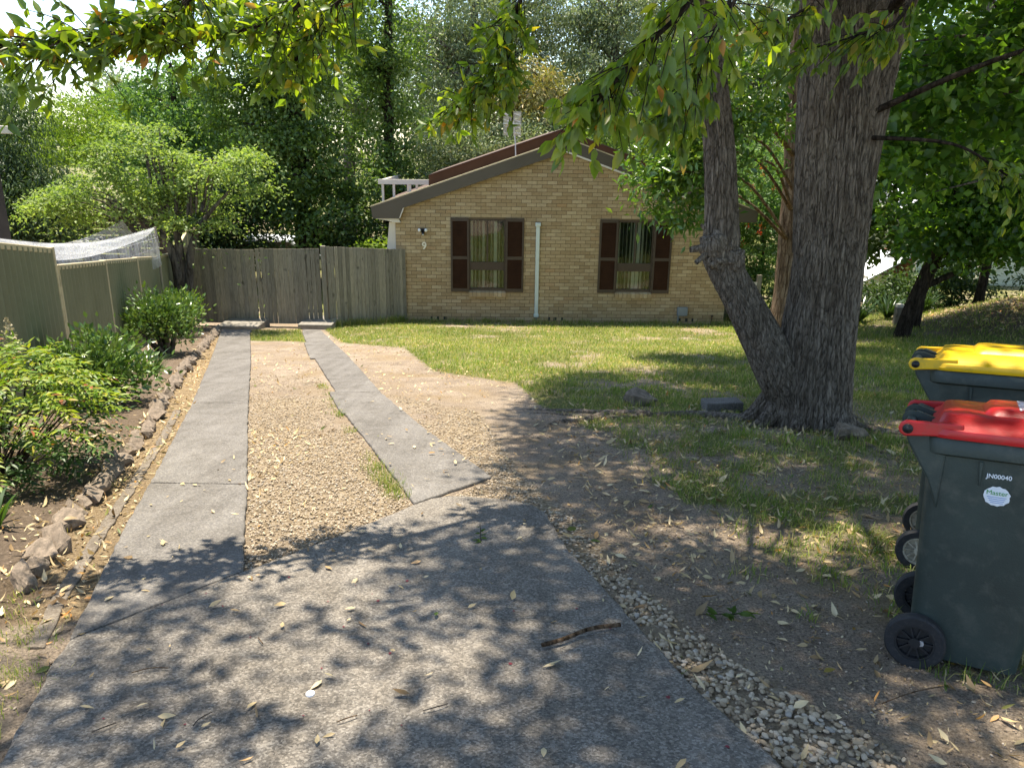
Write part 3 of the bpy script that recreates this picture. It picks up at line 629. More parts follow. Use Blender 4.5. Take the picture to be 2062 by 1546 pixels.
palings(g0, -7.62, GYy-.05, -7.22, GYy-.05, 2.0, 2.0, lambda x, y: .15, .13, MT['paling'])
g1 = empty('timber_gate', (-7.2, GYy, .2), 0, 'left leaf of the weathered grey paling driveway gate', 'gate')
palings(g1, -7.21, GYy, -5.77, GYy, 1.955, 1.955, lambda x, y: .29, .098, MT['paling'], gap=.005)
g2 = empty('timber_gate', (-5.75, GYy, .2), 0, 'right leaf of the weathered grey paling driveway gate', 'gate')
palings(g2, -5.75, GYy+.01, -4.33, GYy+.03, 1.975, 1.985, lambda x, y: .285, .095, MT['paling'], gap=.007)
g3 = empty('paling_fence', (-4.2, 17.2, .2), 0, 'paling fence between the driveway gate and the brick house', 'fence')
MB().box(-4.29-(-4.2), -4.19-(-4.2), -.06, .05, 0-.2, 2.05-.2).build('post', MT['paling'], g3)
palings(g3, -4.17, 17.16, -2.60, 18.52, 2.04, 1.83, lambda x, y: gz(x, y)-.05, .088, MT['paling'], gap=.007)
g3.children[0].parent = g3

# ------------------------------------------------------------------ neighbours' places, seen past the fence and under the trees
nb = empty('neighbour_house', (-10.72, 11.5, 0), 0, 'corner of the neighbouring house with a cream gutter at the left edge', 'house')
MB().box(-2.5, 2.3, -1.5, 1.5, 1.0, 4.15).build('wall', MT['darkwood'], nb)
MB().prism([(-2.8, 4.5), (2.45, 4.34), (2.45, 4.40), (-2.8, 5.2)], -1.9, 1.7).build('roof', MT['rooftile'], nb)
MB().box(2.42, 2.56, -1.9, 1.7, 4.29, 4.41).build('gutter', MT['white'], nb, bevel=.01)
nt_ = empty('bird_net', (-7.0, 12.5, 1), 0, 'white bird netting draped over a garden frame behind the steel fence', 'netting')
def netpt(u, v):     # u along, v across; sags between the poles
    x = -6.72-.0*u-.9*u+v*(-1.2); y = 14.6-3.4*u+v*1.2; z = 2.68+.18*u-.42*np.sin(np.pi*u)*(.5+.5*v)*.9-.5*v*0-.28*np.sin(np.pi*v)
    return (x-nt_.location.x, y-nt_.location.y, z-nt_.location.z)
m, N, L, P = newmat('sheer_netting'); out = N['Material Output']; tr = N.new('ShaderNodeBsdfTransparent'); df = N.new('ShaderNodeBsdfDiffuse'); df.inputs[0].default_value = (.85, .87, .9, 1); tl_ = N.new('ShaderNodeBsdfTranslucent'); tl_.inputs[0].default_value = (.85, .87, .9, 1)
a1 = N.new('ShaderNodeMixShader'); a1.inputs[0].default_value = .5; L.new(df.outputs[0], a1.inputs[1]); L.new(tl_.outputs[0], a1.inputs[2]); a2 = N.new('ShaderNodeMixShader')
L.new(ramp(N, L, noise(N, L, 5, 4, .6, coords(N, L, 'Object', (1, 1, .5))), [(.35, (.22, .22, .22)), (.7, (.5, .5, .5))]), a2.inputs[0]); L.new(tr.outputs[0], a2.inputs[1]); L.new(a1.outputs[0], a2.inputs[2]); L.new(a2.outputs[0], out.inputs[0])
VV, FF = [], []; nu_, nv_ = 30, 22
for i in range(nu_+1):
    for j in range(nv_+1):
        u = i/nu_; v = j/nv_
        if v < .55: p = netpt(u, 1-v/.55)
        else: t = (v-.55)/.45; p = netpt(u, 0); p = (p[0]+.05*t+.03*math.sin(u*19)*t, p[1]-.05*t+.03*math.cos(u*23)*t, p[2]-.72*t)
        VV.append(p)
for i in range(nu_):
    for j in range(nv_): a = i*(nv_+1)+j; FF.append((a, a+1, a+nv_+2, a+nv_+1))
big('net_sheet', np.array(VV), np.array(FF), m, nt_, True)
mb = MB()
for q in range(46):
    u = q/45; mb.tube([netpt(u, v) for v in np.linspace(0, 1, 9)], .0015, 3, False)
for q in range(26):
    v = q/25; mb.tube([netpt(u, v) for u in np.linspace(0, 1, 16)], .0015, 3, False)
for q in range(46):
    u = q/45; p = netpt(u, 0); mb.tube([p, (p[0]+.06, p[1]-.05, p[2]-.3), (p[0]+.02*math.sin(q), p[1], p[2]-.75)], .0015, 3, False)
for v in (.25, .5, .75):
    mb.tube([tuple(np.array(netpt(u, 0))+np.array([.03, 0, -.75*v])) for u in np.linspace(0, 1, 16)], .002, 3, False)
tag(mb.build('net', MT['net'], nt_), kind='stuff')
for p in (netpt(0, 0), netpt(1, 0), netpt(0, 1)): MB().tube([p, (p[0], p[1], -1.0)], .022, 8).build('pole', MT['timber'], nt_)
sfn = empty('slat_fence', (-11.5, 21.5, .0), 0, 'dark brown horizontal slat fence beyond the netting', 'fence')
for q in range(8): MB().box(-2.5, 1.9, 0, .03, .9+.17*q, 1.03+.17*q).build('slat', MT['darkwood'], sfn)
for x in (-2.4, -.4, 1.8): MB().box(x-.05, x+.05, .03, .12, -.1, 2.25).build('post', MT['darkwood'], sfn)
rn = empty('neighbour_house', (17.2, 25.6, -.1), R(-6), 'pale green weatherboard house glimpsed under the trees on the right', 'house')
wb = MB(); 
for q in range(17): wb.prism([(-.012, q*.15), (-.03, q*.15), (-.012, q*.15+.15)], -4.3, 4.3, 'x')
MB().box(-4.3, 4.3, 0, 4, 0, 2.6).build('wall', MT['weather'], rn); tag(wb.build('weatherboard', MT['weather'], rn), kind='stuff')
MB().prism([(-.5, 2.55), (2, 3.7), (4.5, 2.55)], -4.7, 4.7, 'x').build('roof', MT['tin'], rn)
MB().box(-3.0, -1.6, -.035, .0, .9, 2.1).build('window', MT['white'], rn); MB().box(-2.92, -1.68, -.045, -.036, .98, 2.02).build('pane', MT['carglass'], rn)
MB().box(.5, 1.9, -.035, .0, .9, 2.1).build('window', MT['white'], rn); MB().box(.58, 1.82, -.045, -.036, .98, 2.02).build('pane', MT['carglass'], rn)
for x in (-4.2, -2.2): MB().box(x-.05, x+.05, -1.2, -1.1, -.1, 1.3).build('verandah_post', MT['white'], rn)
MB().box(-4.3, -1.8, -1.25, -.05, .35, .47).build('deck', MT['weather'], rn)
gs = empty('garden_shed', (10.9, 22.6, 0), R(8), 'small shed with a white sheet roof and rusty edge behind the tree trunks', 'shed')
MB().box(-.6, .6, 0, 1.4, -.1, .75).build('wall', MT['white'], gs)
MB().prism([(-.75, .55), (.72, 1.32), (.72, 1.36), (-.75, .59)], -.15, 1.6).build('roof', MT['tin'], gs)
MB().box(.72, .76, -.16, 1.6, .62, 1.38).build('barge', MT['terra'], gs)
tf = empty('timber_fence', (5.9, 19.3, 0), 0, 'low timber post and rail fence beside the house wall', 'fence')
for x, h in ((-.22, 1.32), (.28, 1.22), (-1.2, 1.3)): MB().box(x-.055, x+.055, -.05, .05, -.1, h).build('post', MT['timber'], tf)
for z in (.62, 1.0): MB().prism([(-.045, z-.04), (.0, z-.04), (.0, z+.04), (-.045, z+.04)], -1.25, .3, 'x').build('rail', MT['white'], tf)
pc = empty('parked_car', (-8.6, 27.5, -.35), R(10), 'white car roof half hidden behind the timber gate', 'car')
body = MB().prism([(-2.1, .35), (2.1, .35), (2.15, .75), (1.3, .92), (.75, 1.42), (-.9, 1.46), (-1.7, 1.0), (-2.15, .9)], -.82, .82).build('body', MT['carwhite'], pc, bevel=.08)
for sy in (-.83, .83): MB().prism([(1.05, .95), (.68, 1.34), (-.82, 1.38), (-1.35, 1.02)], sy-.006, sy+.006).build('side_window', MT['carglass'], pc)
for x in (-1.35, 1.35):
    for sy in (-.72, .72): MB().tube([(x, sy-.1, .32), (x, sy+.1, .32)], .32, 18).build('wheel', MT['tyre'], pc)

# ------------------------------------------------------------------ foliage helpers
def unit(a): return a/(np.linalg.norm(a, axis=-1, keepdims=True)+1e-9)
def leaves(P, D, Nn, Ln, Wd, fold=.25, droop=.0):
    """folded rhombic leaves, two triangles each, from base P along D with face normal about Nn"""
    n = len(P); D = unit(D); Sx = unit(np.cross(D, Nn)); Nn = np.cross(Sx, D)
    Ln = np.broadcast_to(np.asarray(Ln, float), (n,))[:, None]; Wd = np.broadcast_to(np.asarray(Wd, float), (n,))[:, None]
    mid = P+D*Ln*.45+Nn*Wd*fold
    V = np.stack([P, mid+Sx*Wd*.5, P+D*Ln-Nn*Ln*droop, mid-Sx*Wd*.5], 1)
    b = np.arange(n)[:, None]*4
    F = np.concatenate([b+np.array([[0, 2, 1]]), b+np.array([[0, 3, 2]])], 0)
    return V.reshape(-1, 3), F
def fineleaves(P, D, Nn, Ln, Wd, curl=.2):
    """lance shaped leaf, eight triangles, curved along the midrib"""
    n = len(P); D = unit(D); Sx = unit(np.cross(D, Nn)); Nn = np.cross(Sx, D)
    Ln = np.broadcast_to(np.asarray(Ln, float), (n,))[:, None]; Wd = np.broadcast_to(np.asarray(Wd, float), (n,))[:, None]
    c = np.broadcast_to(np.asarray(curl, float), (n,))[:, None]
    rows = []
    for t, wf in ((0, .06), (.28, .9), (.58, .8), (1, 0)):
        ctr = P+D*Ln*t-Nn*Ln*c*t*t
        up = Nn*Wd*.16*wf
        if wf > .01: rows += [ctr+Sx*Wd*.5*wf+up, ctr, ctr-Sx*Wd*.5*wf+up]
        else: rows += [ctr]
    V = np.stack(rows, 1); b = np.arange(n)[:, None]*10; F = []
    for r0 in (0, 3):
        for q in ((0, 1, 4), (0, 4, 3), (1, 2, 5), (1, 5, 4)): F.append(b+np.array([[r0+i for i in q]]))
    F += [b+np.array([[6, 7, 9]]), b+np.array([[7, 8, 9]])]
    return V.reshape(-1, 3), np.concatenate(F, 0)
def rdir(n, up=0., g=rng):
    d = g.normal(size=(n, 3)); d[:, 2] += up; return unit(d)
def clumped(g, centre, radii, nclump, per, cr, shell=.55, flat=.6, low=-1.):
    """leaf base points gathered in clumps spread through an uneven ellipsoid; returns points, outward dirs, clump centres"""
    d = rdir(nclump*3, 0, g); d = d[d[:, 2] > low][:nclump]; rad = g.uniform(0, 1, len(d))**shell
    lump = .72+.6*fbm(d*1.7+np.array(centre)*.31+5, 2)
    C = np.array(centre)+d*rad[:, None]*lump[:, None]*np.array(radii)
    k = np.repeat(np.arange(len(C)), per); o = g.normal(size=(len(k), 3))*np.array([1, 1, flat]); s = cr*(.6+.8*g.uniform(size=len(C)))
    o *= (s[k]*.62)[:, None]
    return C[k]+o, unit(o+d[k]*.4*s[k][:, None]), C
def foliage(name, g, parts, Ln, Wd, mat, parent, droop=.25, flat_n=.8, kind=None):
    P = np.concatenate([p for p, _ in parts]); O = np.concatenate([o for _, o in parts]); n = len(P)
    D = unit(O*.6+g.normal(size=(n, 3))*.6+np.array([0, 0, -droop])); Nn = unit(g.normal(size=(n, 3))*.6+np.array([0, 0, flat_n]))
    s = g.uniform(.6, 1.25, n); V, F = leaves(P, D, Nn, Ln*s, Wd*s)
    o = big(name, V-np.array(parent.location), F, mat, parent)
    if kind: o['kind'] = kind
    return o
def trunk_mesh(name, paths, mat, parent, n=9, wob=.06):
    parts = []
    for nodes in paths:
        nd = resample(nodes, max(6, len(nodes)*4)); V, F = tube_np(nd[:, :3], nd[:, 3], n)
        V = V+wob*nd[:, 3].repeat(n)[:, None]*(np.stack([vnoise(V*3+k*9) for k in range(3)], 1)-.5)*2
        parts.append((V, F))
    V, F = join(parts); return big(name, V-np.array(parent.location), F, mat, parent, True)
def tree(name, label, base, trunk, crowns, Ln, Wd, mat, bark, seed, cat='tree', group=None, limbs=10, droop=.25, low=-1., shell=.55, flat=.6, flat_n=.8, lr=.05, lf=.45):
    g = np.random.default_rng(seed); bz = gz(base[0], base[1])
    t = empty(name, (base[0], base[1], bz), 0, label, cat, group)
    nodes = [(x, y, z, r) for x, y, z, r in trunk]; parts = []; cl = []
    for (c, rd, nc_, per, cr) in crowns:
        p, o, C = clumped(g, c, rd, nc_, per, cr, shell, flat, low); parts.append((p, o)); cl.append(C)
    C = np.concatenate(cl); paths = [nodes]; tn = resample(nodes, 30)
    for q in g.choice(len(C), min(limbs, len(C)), replace=False):
        e = C[q]; k = int(np.clip(np.argmin(np.abs(tn[:, 2]-(e[2]-.35*np.hypot(*(e[:2]-tn[-1, :2]))))), 6, 28)); s = tn[k]
        md = (s[:3]+e)/2+np.array([0, 0, .12*np.linalg.norm(e-s[:3])])
        paths.append([(*s[:3], s[3]*lf), (*md, s[3]*lf*.6+.004), (*e, lr*.25)])
    trunk_mesh('trunk', paths, bark, t)
    foliage('crown', g, parts, Ln, Wd, mat, t, droop, flat_n)
    return t
def straight(x, y, h, r, lean=(0, 0), z0=None):
    z0 = gz(x, y)-.1 if z0 is None else z0
    return [(x, y, z0, r*1.35), (x+lean[0]*.12, y+lean[1]*.12, z0+h*.12, r), (x+lean[0]*.5, y+lean[1]*.5, z0+h*.5, r*.75), (x+lean[0], y+lean[1], z0+h, r*.25)]

# ------------------------------------------------------------------ the big camphor tree in the yard
BT = empty('camphor_tree', (2.8, 7.1, gz(2.8, 7.1)), 0, 'huge tree with fissured bark and a forked trunk rising from the lawn', 'tree')
def bark_tube(nodes, nu, nv, amp, twist=.6, lobes=0., seed=0, k1=26):
    nd = resample(nodes, nv); P = nd[:, :3]; T, A, B = frames(P); s = np.concatenate([[0], np.cumsum(np.linalg.norm(np.diff(P, axis=0), axis=1))])
    th = np.linspace(0, 2*np.pi, nu, endpoint=False); TH, SS = np.meshgrid(th, s); tw = TH+twist*SS*.3
    rr_ = nd[:, 3][:, None]
    wv = np.stack([np.cos(tw)*k1/6.28*1.9, np.sin(tw)*k1/6.28*1.9, SS*2.6+seed*7], -1)
    warp = fbm(wv*.55+3, 2)-.5
    ridg = 1-np.abs(2*fbm(wv+warp[..., None]*1.6, 3)-1)          # ridged: narrow dark furrows
    ridg2 = fbm(np.stack([np.cos(tw)*k1/2.2, np.sin(tw)*k1/2.2, SS*7+seed], -1), 2)
    disp = -amp*np.clip((ridg-.72)/.28, 0, 1)**1.2+amp*.55*(ridg2-.5)
    lob = lobes*(fbm(np.stack([np.cos(tw)*1.5, np.sin(tw)*1.5, SS*.5+seed], -1), 2)-.5)*2
    rad = rr_*(1+lob)+disp
    V = P[:, None]+rad[..., None]*(np.cos(TH)[..., None]*A[:, None]+np.sin(TH)[..., None]*B[:, None])
    i = np.arange(nv-1)[:, None]*nu; j = np.arange(nu)[None]
    F = np.stack([i+j, i+(j+1) % nu, i+nu+(j+1) % nu, i+nu+j], -1).reshape(-1, 4)
    return V.reshape(-1, 3), F
main = [(2.92, 7.10, 1.35, .44), (2.90, 7.10, 1.62, .405), (2.885, 7.10, 1.95, .38), (2.88, 7.10, 2.25, .36), (2.885, 7.10, 2.55, .34), (2.89, 7.10, 2.90, .322), (2.89, 7.10, 3.35, .312), (2.885, 7.10, 3.75, .305), (2.87, 7.1, 4.1, .28), (2.86, 7.1, 4.5, .25), (2.83, 7.12, 5.0, .22), (2.8, 7.12, 5.5, .12)]
mainL = [(2.72, 7.08, 3.3, .17), (2.69, 7.06, 3.78, .19), (2.65, 7.06, 4.20, .187), (2.61, 7.06, 4.61, .183), (2.58, 7.08, 5.01, .172), (2.50, 7.1, 5.4, .166), (2.35, 7.05, 6.2, .14), (2.0, 6.7, 7.6, .1)]
mainR = [(2.95, 7.1, 3.0, .15), (2.99, 7.1, 3.78, .205), (3.0, 7.10, 4.21, .215), (3.02, 7.10, 4.62, .222), (3.06, 7.10, 5.02, .208), (3.14, 7.10, 5.4, .195), (3.4, 7.0, 6.2, .16), (3.9, 6.6, 7.6, .11)]
forkn = [(2.82, 7.05, 1.5, .2), (2.69, 7.04, 1.90, .225), (2.49, 7.03, 2.25, .212), (2.31, 7.03, 2.54, .19), (2.11, 7.04, 2.87, .168), (1.96, 7.05, 3.10, .16), (1.885, 7.06, 3.28, .168), (1.875, 7.06, 3.44, .165), (1.86, 7.06, 3.63, .148), (1.79, 7.07, 4.19, .136), (1.67, 7.08, 4.80, .127), (1.59, 7.08, 5.15, .118), (1.51, 7.08, 5.40, .108), (1.3, 6.9, 6.1, .09), (.8, 6.3, 7.2, .06)]
pts = [bark_tube(main, 360, 360, .022, .55, .06, 1, 58), bark_tube(mainL, 170, 260, .020, .3, .05, 2, 34), bark_tube(mainR, 190, 260, .020, .5, .05, 3, 36), bark_tube(forkn, 200, 360, .018, .4, .04, 4, 34)]
# burl where an old limb was lopped, snags and flared root buttresses
def blob(c, rad, nu=60, nv=44, amp=.35, fr=7., seed=0):
    u = np.linspace(0, 2*np.pi, nu, endpoint=False); v_ = np.linspace(.02, np.pi-.02, nv); U, Vv = np.meshgrid(u, v_)
    d = np.stack([np.cos(U)*np.sin(Vv), np.sin(U)*np.sin(Vv), np.cos(Vv)], -1)
    r0 = 1+amp*(fbm(d*fr*.3+seed, 3)-.5)*2+amp*.5*(fbm(d*fr+seed, 2)-.5)
    V = (np.array(c)+d*r0[..., None]*np.array(rad)).reshape(-1, 3)
    i = np.arange(nv-1)[:, None]*nu; j = np.arange(nu)[None]
    return V, np.stack([i+j, i+(j+1) % nu, i+nu+(j+1) % nu, i+nu+j], -1).reshape(-1, 4)
pts += [blob((1.80, 6.97, 3.36), (.14, .13, .15), seed=1), blob((1.98, 6.95, 3.24), (.10, .10, .12), seed=5), blob((1.83, 6.95, 3.24), (.12, .10, .09), seed=9), blob((3.08, 6.76, 1.70), (.12, .1, .16), seed=12)]
for e, rd in (((1.57, 6.9, 3.33), .028), ((1.62, 6.86, 3.22), .022), ((1.66, 6.95, 3.55), .016)):
    s = (1.8, 6.95, 3.32) if e[0] < 2 else (2.5, 6.95, 2.5)
    pts.append(bark_tube([(*s, rd*2), (*((np.array(s)+np.array(e))/2+[0, 0, .02]), rd*1.3), (*e, rd)], 20, 20, .006))
for ang, ln, rd in ((205, .6, .10), (250, .56, .10), (300, .6, .11), (340, .6, .11), (20, .7, .13), (70, .65, .12), (120, .6, .11), (168, .66, .10)):
    a = R(ang); q = []
    for t, hh, rf_ in ((.25, .62, .8), (.48, .34, .95), (.66, .14, .8), (.9, .03, .55), (1.2, -.05, .3)):
        x, y = 2.82+math.cos(a)*t*ln, 7.1+math.sin(a)*t*ln*.85; q.append((x, y, gz(x, y)+hh*.8-.03, rd*rf_))
    pts.append(bark_tube(q, 70, 60, .016, .2, .1, ang, 22))
V, F = join(pts); big('trunk', V-np.array(BT.location), F, MT['bark'], BT, True)
rts = []
for path in ([(2.3, 7.2), (1.9, 7.42), (1.4, 7.36), (.9, 7.2), (.4, 7.42), (-.05, 7.38), (-.25, 7.3)], [(.9, 7.22), (.7, 7.05), (.45, 6.98), (.3, 6.75), (.2, 6.5)], [(1.4, 7.36), (.8, 7.5), (.2, 7.62), (-.1, 7.6)], [(2.95, 6.75), (3.05, 6.35), (3.1, 5.9), (3.25, 5.5)], [(3.2, 6.95), (3.7, 6.6), (4.2, 6.5)]):
    n = len(path); q = [(x, y, gz(x, y)+.018-.05*(k/(n-1)), .052*(1-.72*k/(n-1))) for k, (x, y) in enumerate(path)]
    rts.append(bark_tube(q, 26, 70, .009, .2, .2, n, 8))
V, F = join(rts); big('surface_root', V-np.array(BT.location), F, MT['bark'], BT, True)
# limbs reaching over the drive and the low branches that hang into view
LB = {'L': [(.8, 6.3, 7.2, .045), (-.1, 5.4, 6.6, .034), (-.9, 4.4, 5.6, .027), (-1.41, 3.9, 4.95, .015), (-1.47, 3.85, 4.82, .013), (-1.60, 3.80, 4.69, .011), (-1.74, 3.75, 4.64, .009), (-1.94, 3.70, 4.62, .007), (-2.13, 3.65, 4.58, .005), (-2.36, 3.60, 4.58, .005)],
      'L2': [(-.1, 5.4, 6.6, .04), (-.6, 4.4, 5.6, .025), (-.93, 4.0, 4.98, .012), (-1.04, 4.0, 4.80, .01), (-1.23, 4.0, 4.71, .008), (-1.48, 4.0, 4.67, .006), (-1.69, 4.0, 4.66, .004)],
      'L3': [(-.1, 5.4, 6.6, .03), (-.5, 4.5, 5.5, .018), (-.69, 4.2, 5.02, .011), (-.87, 4.2, 4.87, .009), (-1.02, 4.2, 4.71, .007), (-1.13, 4.2, 4.57, .004)],
      'C': [(.8, 6.3, 7.2, .04), (.35, 5.2, 6.2, .025), (.07, 4.6, 5.16, .012), (.02, 4.6, 4.95, .011), (-.06, 4.6, 4.80, .009), (-.08, 4.6, 4.65, .008), (-.16, 4.6, 4.52, .006), (-.30, 4.6, 4.43, .004)],
      'R': [(1.3, 6.9, 6.1, .06), (1.2, 5.2, 5.7, .03), (.85, 3.7, 4.98, .014), (.72, 3.6, 4.76, .012), (.56, 3.6, 4.60, .009), (.45, 3.6, 4.47, .006), (.36, 3.6, 4.38, .004)],
      'R2': [(1.3, 6.9, 6.1, .05), (1.35, 5.0, 5.5, .025), (1.1, 4.2, 4.95, .012), (.95, 4.1, 4.7, .009), (.85, 4.1, 4.45, .006), (.75, 4.1, 4.30, .004)],
      'R3': [(1.5, 7.0, 5.4, .04), (1.4, 5.6, 5.3, .02), (1.2, 4.9, 4.9, .01), (1.05, 4.9, 4.6, .007), (.95, 4.9, 4.42, .004)],
      'T': [(2.5, 7.1, 5.4, .05), (2.1, 5.8, 5.6, .025), (1.75, 5.0, 5.05, .012), (1.6, 4.8, 4.93, .008), (1.45, 4.7, 4.86, .005)],
      'U': [(3.1, 7.0, 5.3, .05), (2.75, 5.8, 5.4, .02), (2.45, 5.4, 5.0, .012), (2.2, 5.3, 4.9, .008), (1.95, 5.3, 4.82, .004)],
      'V': [(3.02, 6.95, 4.5, .03), (3.6, 6.3, 4.85, .02), (4.0, 5.8, 4.95, .012), (4.4, 5.6, 4.6, .006)],
      'W': [(3.05, 6.9, 4.3, .02), (3.35, 6.2, 4.25, .012), (3.6, 5.9, 4.05, .008), (3.85, 5.8, 3.85, .004)]}
big_paths = [[(2.35, 7.05, 6.2, .10), (3.2, 5, 7.2, .05), (3.9, 3.2, 8.6, .03)], [(3.9, 6.6, 7.6, .1), (6, 6, 8.6, .07), (8, 5.5, 8.8, .03)], [(3.4, 7, 6.2, .12), (5, 8.8, 7.4, .08), (6.5, 10.5, 7.8, .03)], [(2.0, 6.7, 7.6, .07), (1.3, 4.9, 9.4, .035), (.7, 3.0, 10.5, .015)]]
g = np.random.default_rng(77)
twigs = []; LP, LD, LN, LL = [], [], [], []
cfg = {'L': (125, 4.75, 'mid'), 'L2': (75, 4.85, 'mid'), 'L3': (65, 4.9, 'mid'), 'C': (105, 5.0, 'light'), 'R': (50, 4.9, 'droop'), 'R2': (40, 4.9, 'droop'), 'R3': (30, 4.9, 'droop'), 'T': (30, 5.1, 'droop'), 'U': (34, 5.05, 'droop'), 'V': (30, 4.9, 'droop'), 'W': (26, 4.4, 'droop')}
for key, nodes in LB.items():
    ntw, zmax, mode = cfg[key]; nd = resample(nodes, 60)
    vis = np.where(nd[:, 2] < zmax+.35)[0]; vis = vis[vis > 22]
    for q in range(ntw):
        i = int(g.choice(vis)); p = nd[i, :3]; tl = g.uniform(.12, .34) if mode != 'light' else g.uniform(.12, .3)
        tdir = unit((nd[min(i+2, 59), :3]-nd[i-2, :3])*1.2/ (np.linalg.norm(nd[min(i+2, 59), :3]-nd[i-2, :3])+1e-6)+g.normal(size=3)*.75)
        tdir[2] = tdir[2]*.6+(.12 if mode == 'mid' else -.15); tdir = unit(tdir)
        e = p+tdir*tl+np.array([0, 0, -.25*tl]); md = (p+e)/2+np.array([0, 0, .05*tl])
        twigs.append([(*p, .0032), (*md, .0024), (*e, .0014)])
        m_ = int(g.integers(8, 14)); tt = g.uniform(.25, 1.0, m_); tt[:3] = 1.0
        for t in tt:
            b_ = p*(1-t)**2+2*md*t*(1-t)+e*t*t if t < 1 else e
            ld = unit(tdir*.7+g.normal(size=3)*.65+np.array([0, 0, {'mid': -.35, 'light': -.35, 'droop': -1.3}[mode]]))
            LP.append(b_); LD.append(ld); LN.append(unit(g.normal(size=3)*.8+np.array([0, -.55, .6]) if mode != 'droop' else g.normal(size=3)*.7+np.array([0, -.8, .3])))
            LL.append(g.uniform(.035, .09) if mode != 'droop' else g.uniform(.05, .105))
trunk_mesh('limb', big_paths+[v_ for v_ in LB.values()], MT['bark3'], BT, 8)
tag(trunk_mesh('twig', twigs, MT['bark3'], BT, 4, 0), kind='stuff')
LP, LD, LN, LL = map(np.array, (LP, LD, LN, LL))
# leaves nearest the eye are parts of their own, the rest stay joined
camv = LP-np.array([0, 0, EYE]); dep = camv@np.array(f_); px_ = camv@np.array(rr)/dep; py_ = camv@np.array(uu)/dep
see = (np.abs(px_) < .66) & (py_ < .49) & (py_ > -.5); order = np.argsort(np.where(see, dep/LL, 1e9))[:300]; msk = np.zeros(len(LP), bool); msk[order] = True
Vl, Fl = fineleaves(np.zeros((3, 3)), np.array([[0, 1., 0]]*3), np.array([[0, 0, 1.]]*3), 1.0, np.array([.46, .52, .42]), np.array([.15, .3, -.05]))
protos = []
for k in range(3):
    me = npmesh('leaf', Vl[k*10:(k+1)*10], Fl[(Fl >= k*10).all(1) & (Fl < (k+1)*10).all(1)]-k*10); me.materials.append(MT['camphor']); me.polygons.foreach_set('use_smooth', np.ones(len(me.polygons), bool)); protos.append(me)
for k in order:
    D = LD[k]; Sx = unit(np.cross(D, LN[k])); Nv = np.cross(Sx, D)
    Mx = Matrix(((Sx[0], D[0], Nv[0]), (Sx[1], D[1], Nv[1]), (Sx[2], D[2], Nv[2]))).to_4x4() @ Matrix.Scale(LL[k], 4); Mx.translation = Vector(LP[k])-BT.location
    o = bpy.data.objects.new('leaf', protos[int(k) % 3]); COL.objects.link(o); o.parent = BT; o.matrix_local = Mx
nm = ~msk; V, F = fineleaves(LP[nm], LD[nm], LN[nm], LL[nm], LL[nm]*g.uniform(.36, .56, nm.sum()), g.uniform(0, .3, nm.sum()))
tag(big('foliage', V-np.array(BT.location), F, MT['camphor'], BT, True), kind='stuff')
# the high crown: unseen leaf sprays shaped to shade the lawn, bins and near drive
def shade_den(x, y):
    a = np.clip((x+1.9)/1.3, 0, 1)*np.clip((4.9+.35*x-y)/.8, 0, 1)*.8*(1-np.clip((y-2.85)/.4, 0, 1)*np.clip((-.25-x)/.4, 0, 1))*(1-np.clip((y-3.6)/.4, 0, 1)*np.clip((.5-x)/.3, 0, 1))              # over the apron
    a = np.maximum(a, np.clip((x-.1+.09*(y-5))/1.1, 0, 1)*np.clip((10.0+.55*(x-1)-y)/1.2, 0, 1)*.62)        # around the trunk
    a = np.maximum(a, np.clip((x-.2)/.8, 0, 1)*np.clip((y-7.2)/.6, 0, 1)*np.clip((10.2+.45*(x-1)-y)/.8, 0, 1)*np.clip((5.5-x)/.8, 0, 1)*.95)
    a = np.maximum(a, np.clip((x-5.2)/1.5, 0, 1)*np.clip((17-y)/2, 0, 1)*.28)
    return a
n = 56000; gx, gy = g.uniform(-2.6, 11, n), g.uniform(-1.5, 16, n); keep = g.uniform(size=n) < shade_den(gx, gy)*np.clip((n2(gx, gy, 1.25, 21, 2)-.40)*6, 0.03, 1); gx, gy = gx[keep], gy[keep]
ex, ey = g.uniform(.4, 5.5, 2600), g.uniform(7.4, 12.4, 2600); ke = (ey < 10.3+.42*(ex-1)+.5*(n2(ex, ey, 1.5, 61)-.5)) & (g.uniform(size=2600) < np.clip((n2(ex, ey, 1.6, 60, 2)-.3)*4, .12, 1)); gx, gy = np.concatenate([gx, ex[ke]]), np.concatenate([gy, ey[ke]])  # extra sprays added to deepen the shade on the lawn by the trunk
ex, ey = g.uniform(.0, 3.8, 3000), g.uniform(4.3, 8.2, 3000); ke = (ex > .45*(n2(ex, ey, 1.5, 62)-.3)+.12*(ey-4.5)*0) & (g.uniform(size=3000) < np.clip((n2(ex, ey, 1.7, 63, 2)-.36)*4.5, .06, .9)); gx, gy = np.concatenate([gx, ex[ke]]), np.concatenate([gy, ey[ke]])  # more sprays added to shade the ground before the trunk
hz = EYE+.19*np.maximum(gy, 1)+2.6+g.uniform(0, 1, len(gx))**1.1*6.0
sp = np.stack([gx, gy, gz0(gx, gy)], 1); tt = (hz-sp[:, 2])/sun_dir[2]; sp = sp+sun_dir*tt[:, None]
# the crown's underside rises outwards; only the low branches hang beneath it
k_ = np.repeat(np.arange(len(sp)), 13); o_ = g.normal(size=(len(k_), 3))*np.array([.2, .2, .12]); Pc = sp[k_]+o_
Pc = Pc[Pc[:, 2] > 4.75+.19*np.maximum(Pc[:, 1], 0)]
o = foliage('crown', g, [(Pc, rdir(len(Pc), 0, g))], .135, .06, MT['camphor_shade'], BT, .5, .9); o['kind'] = 'stuff'

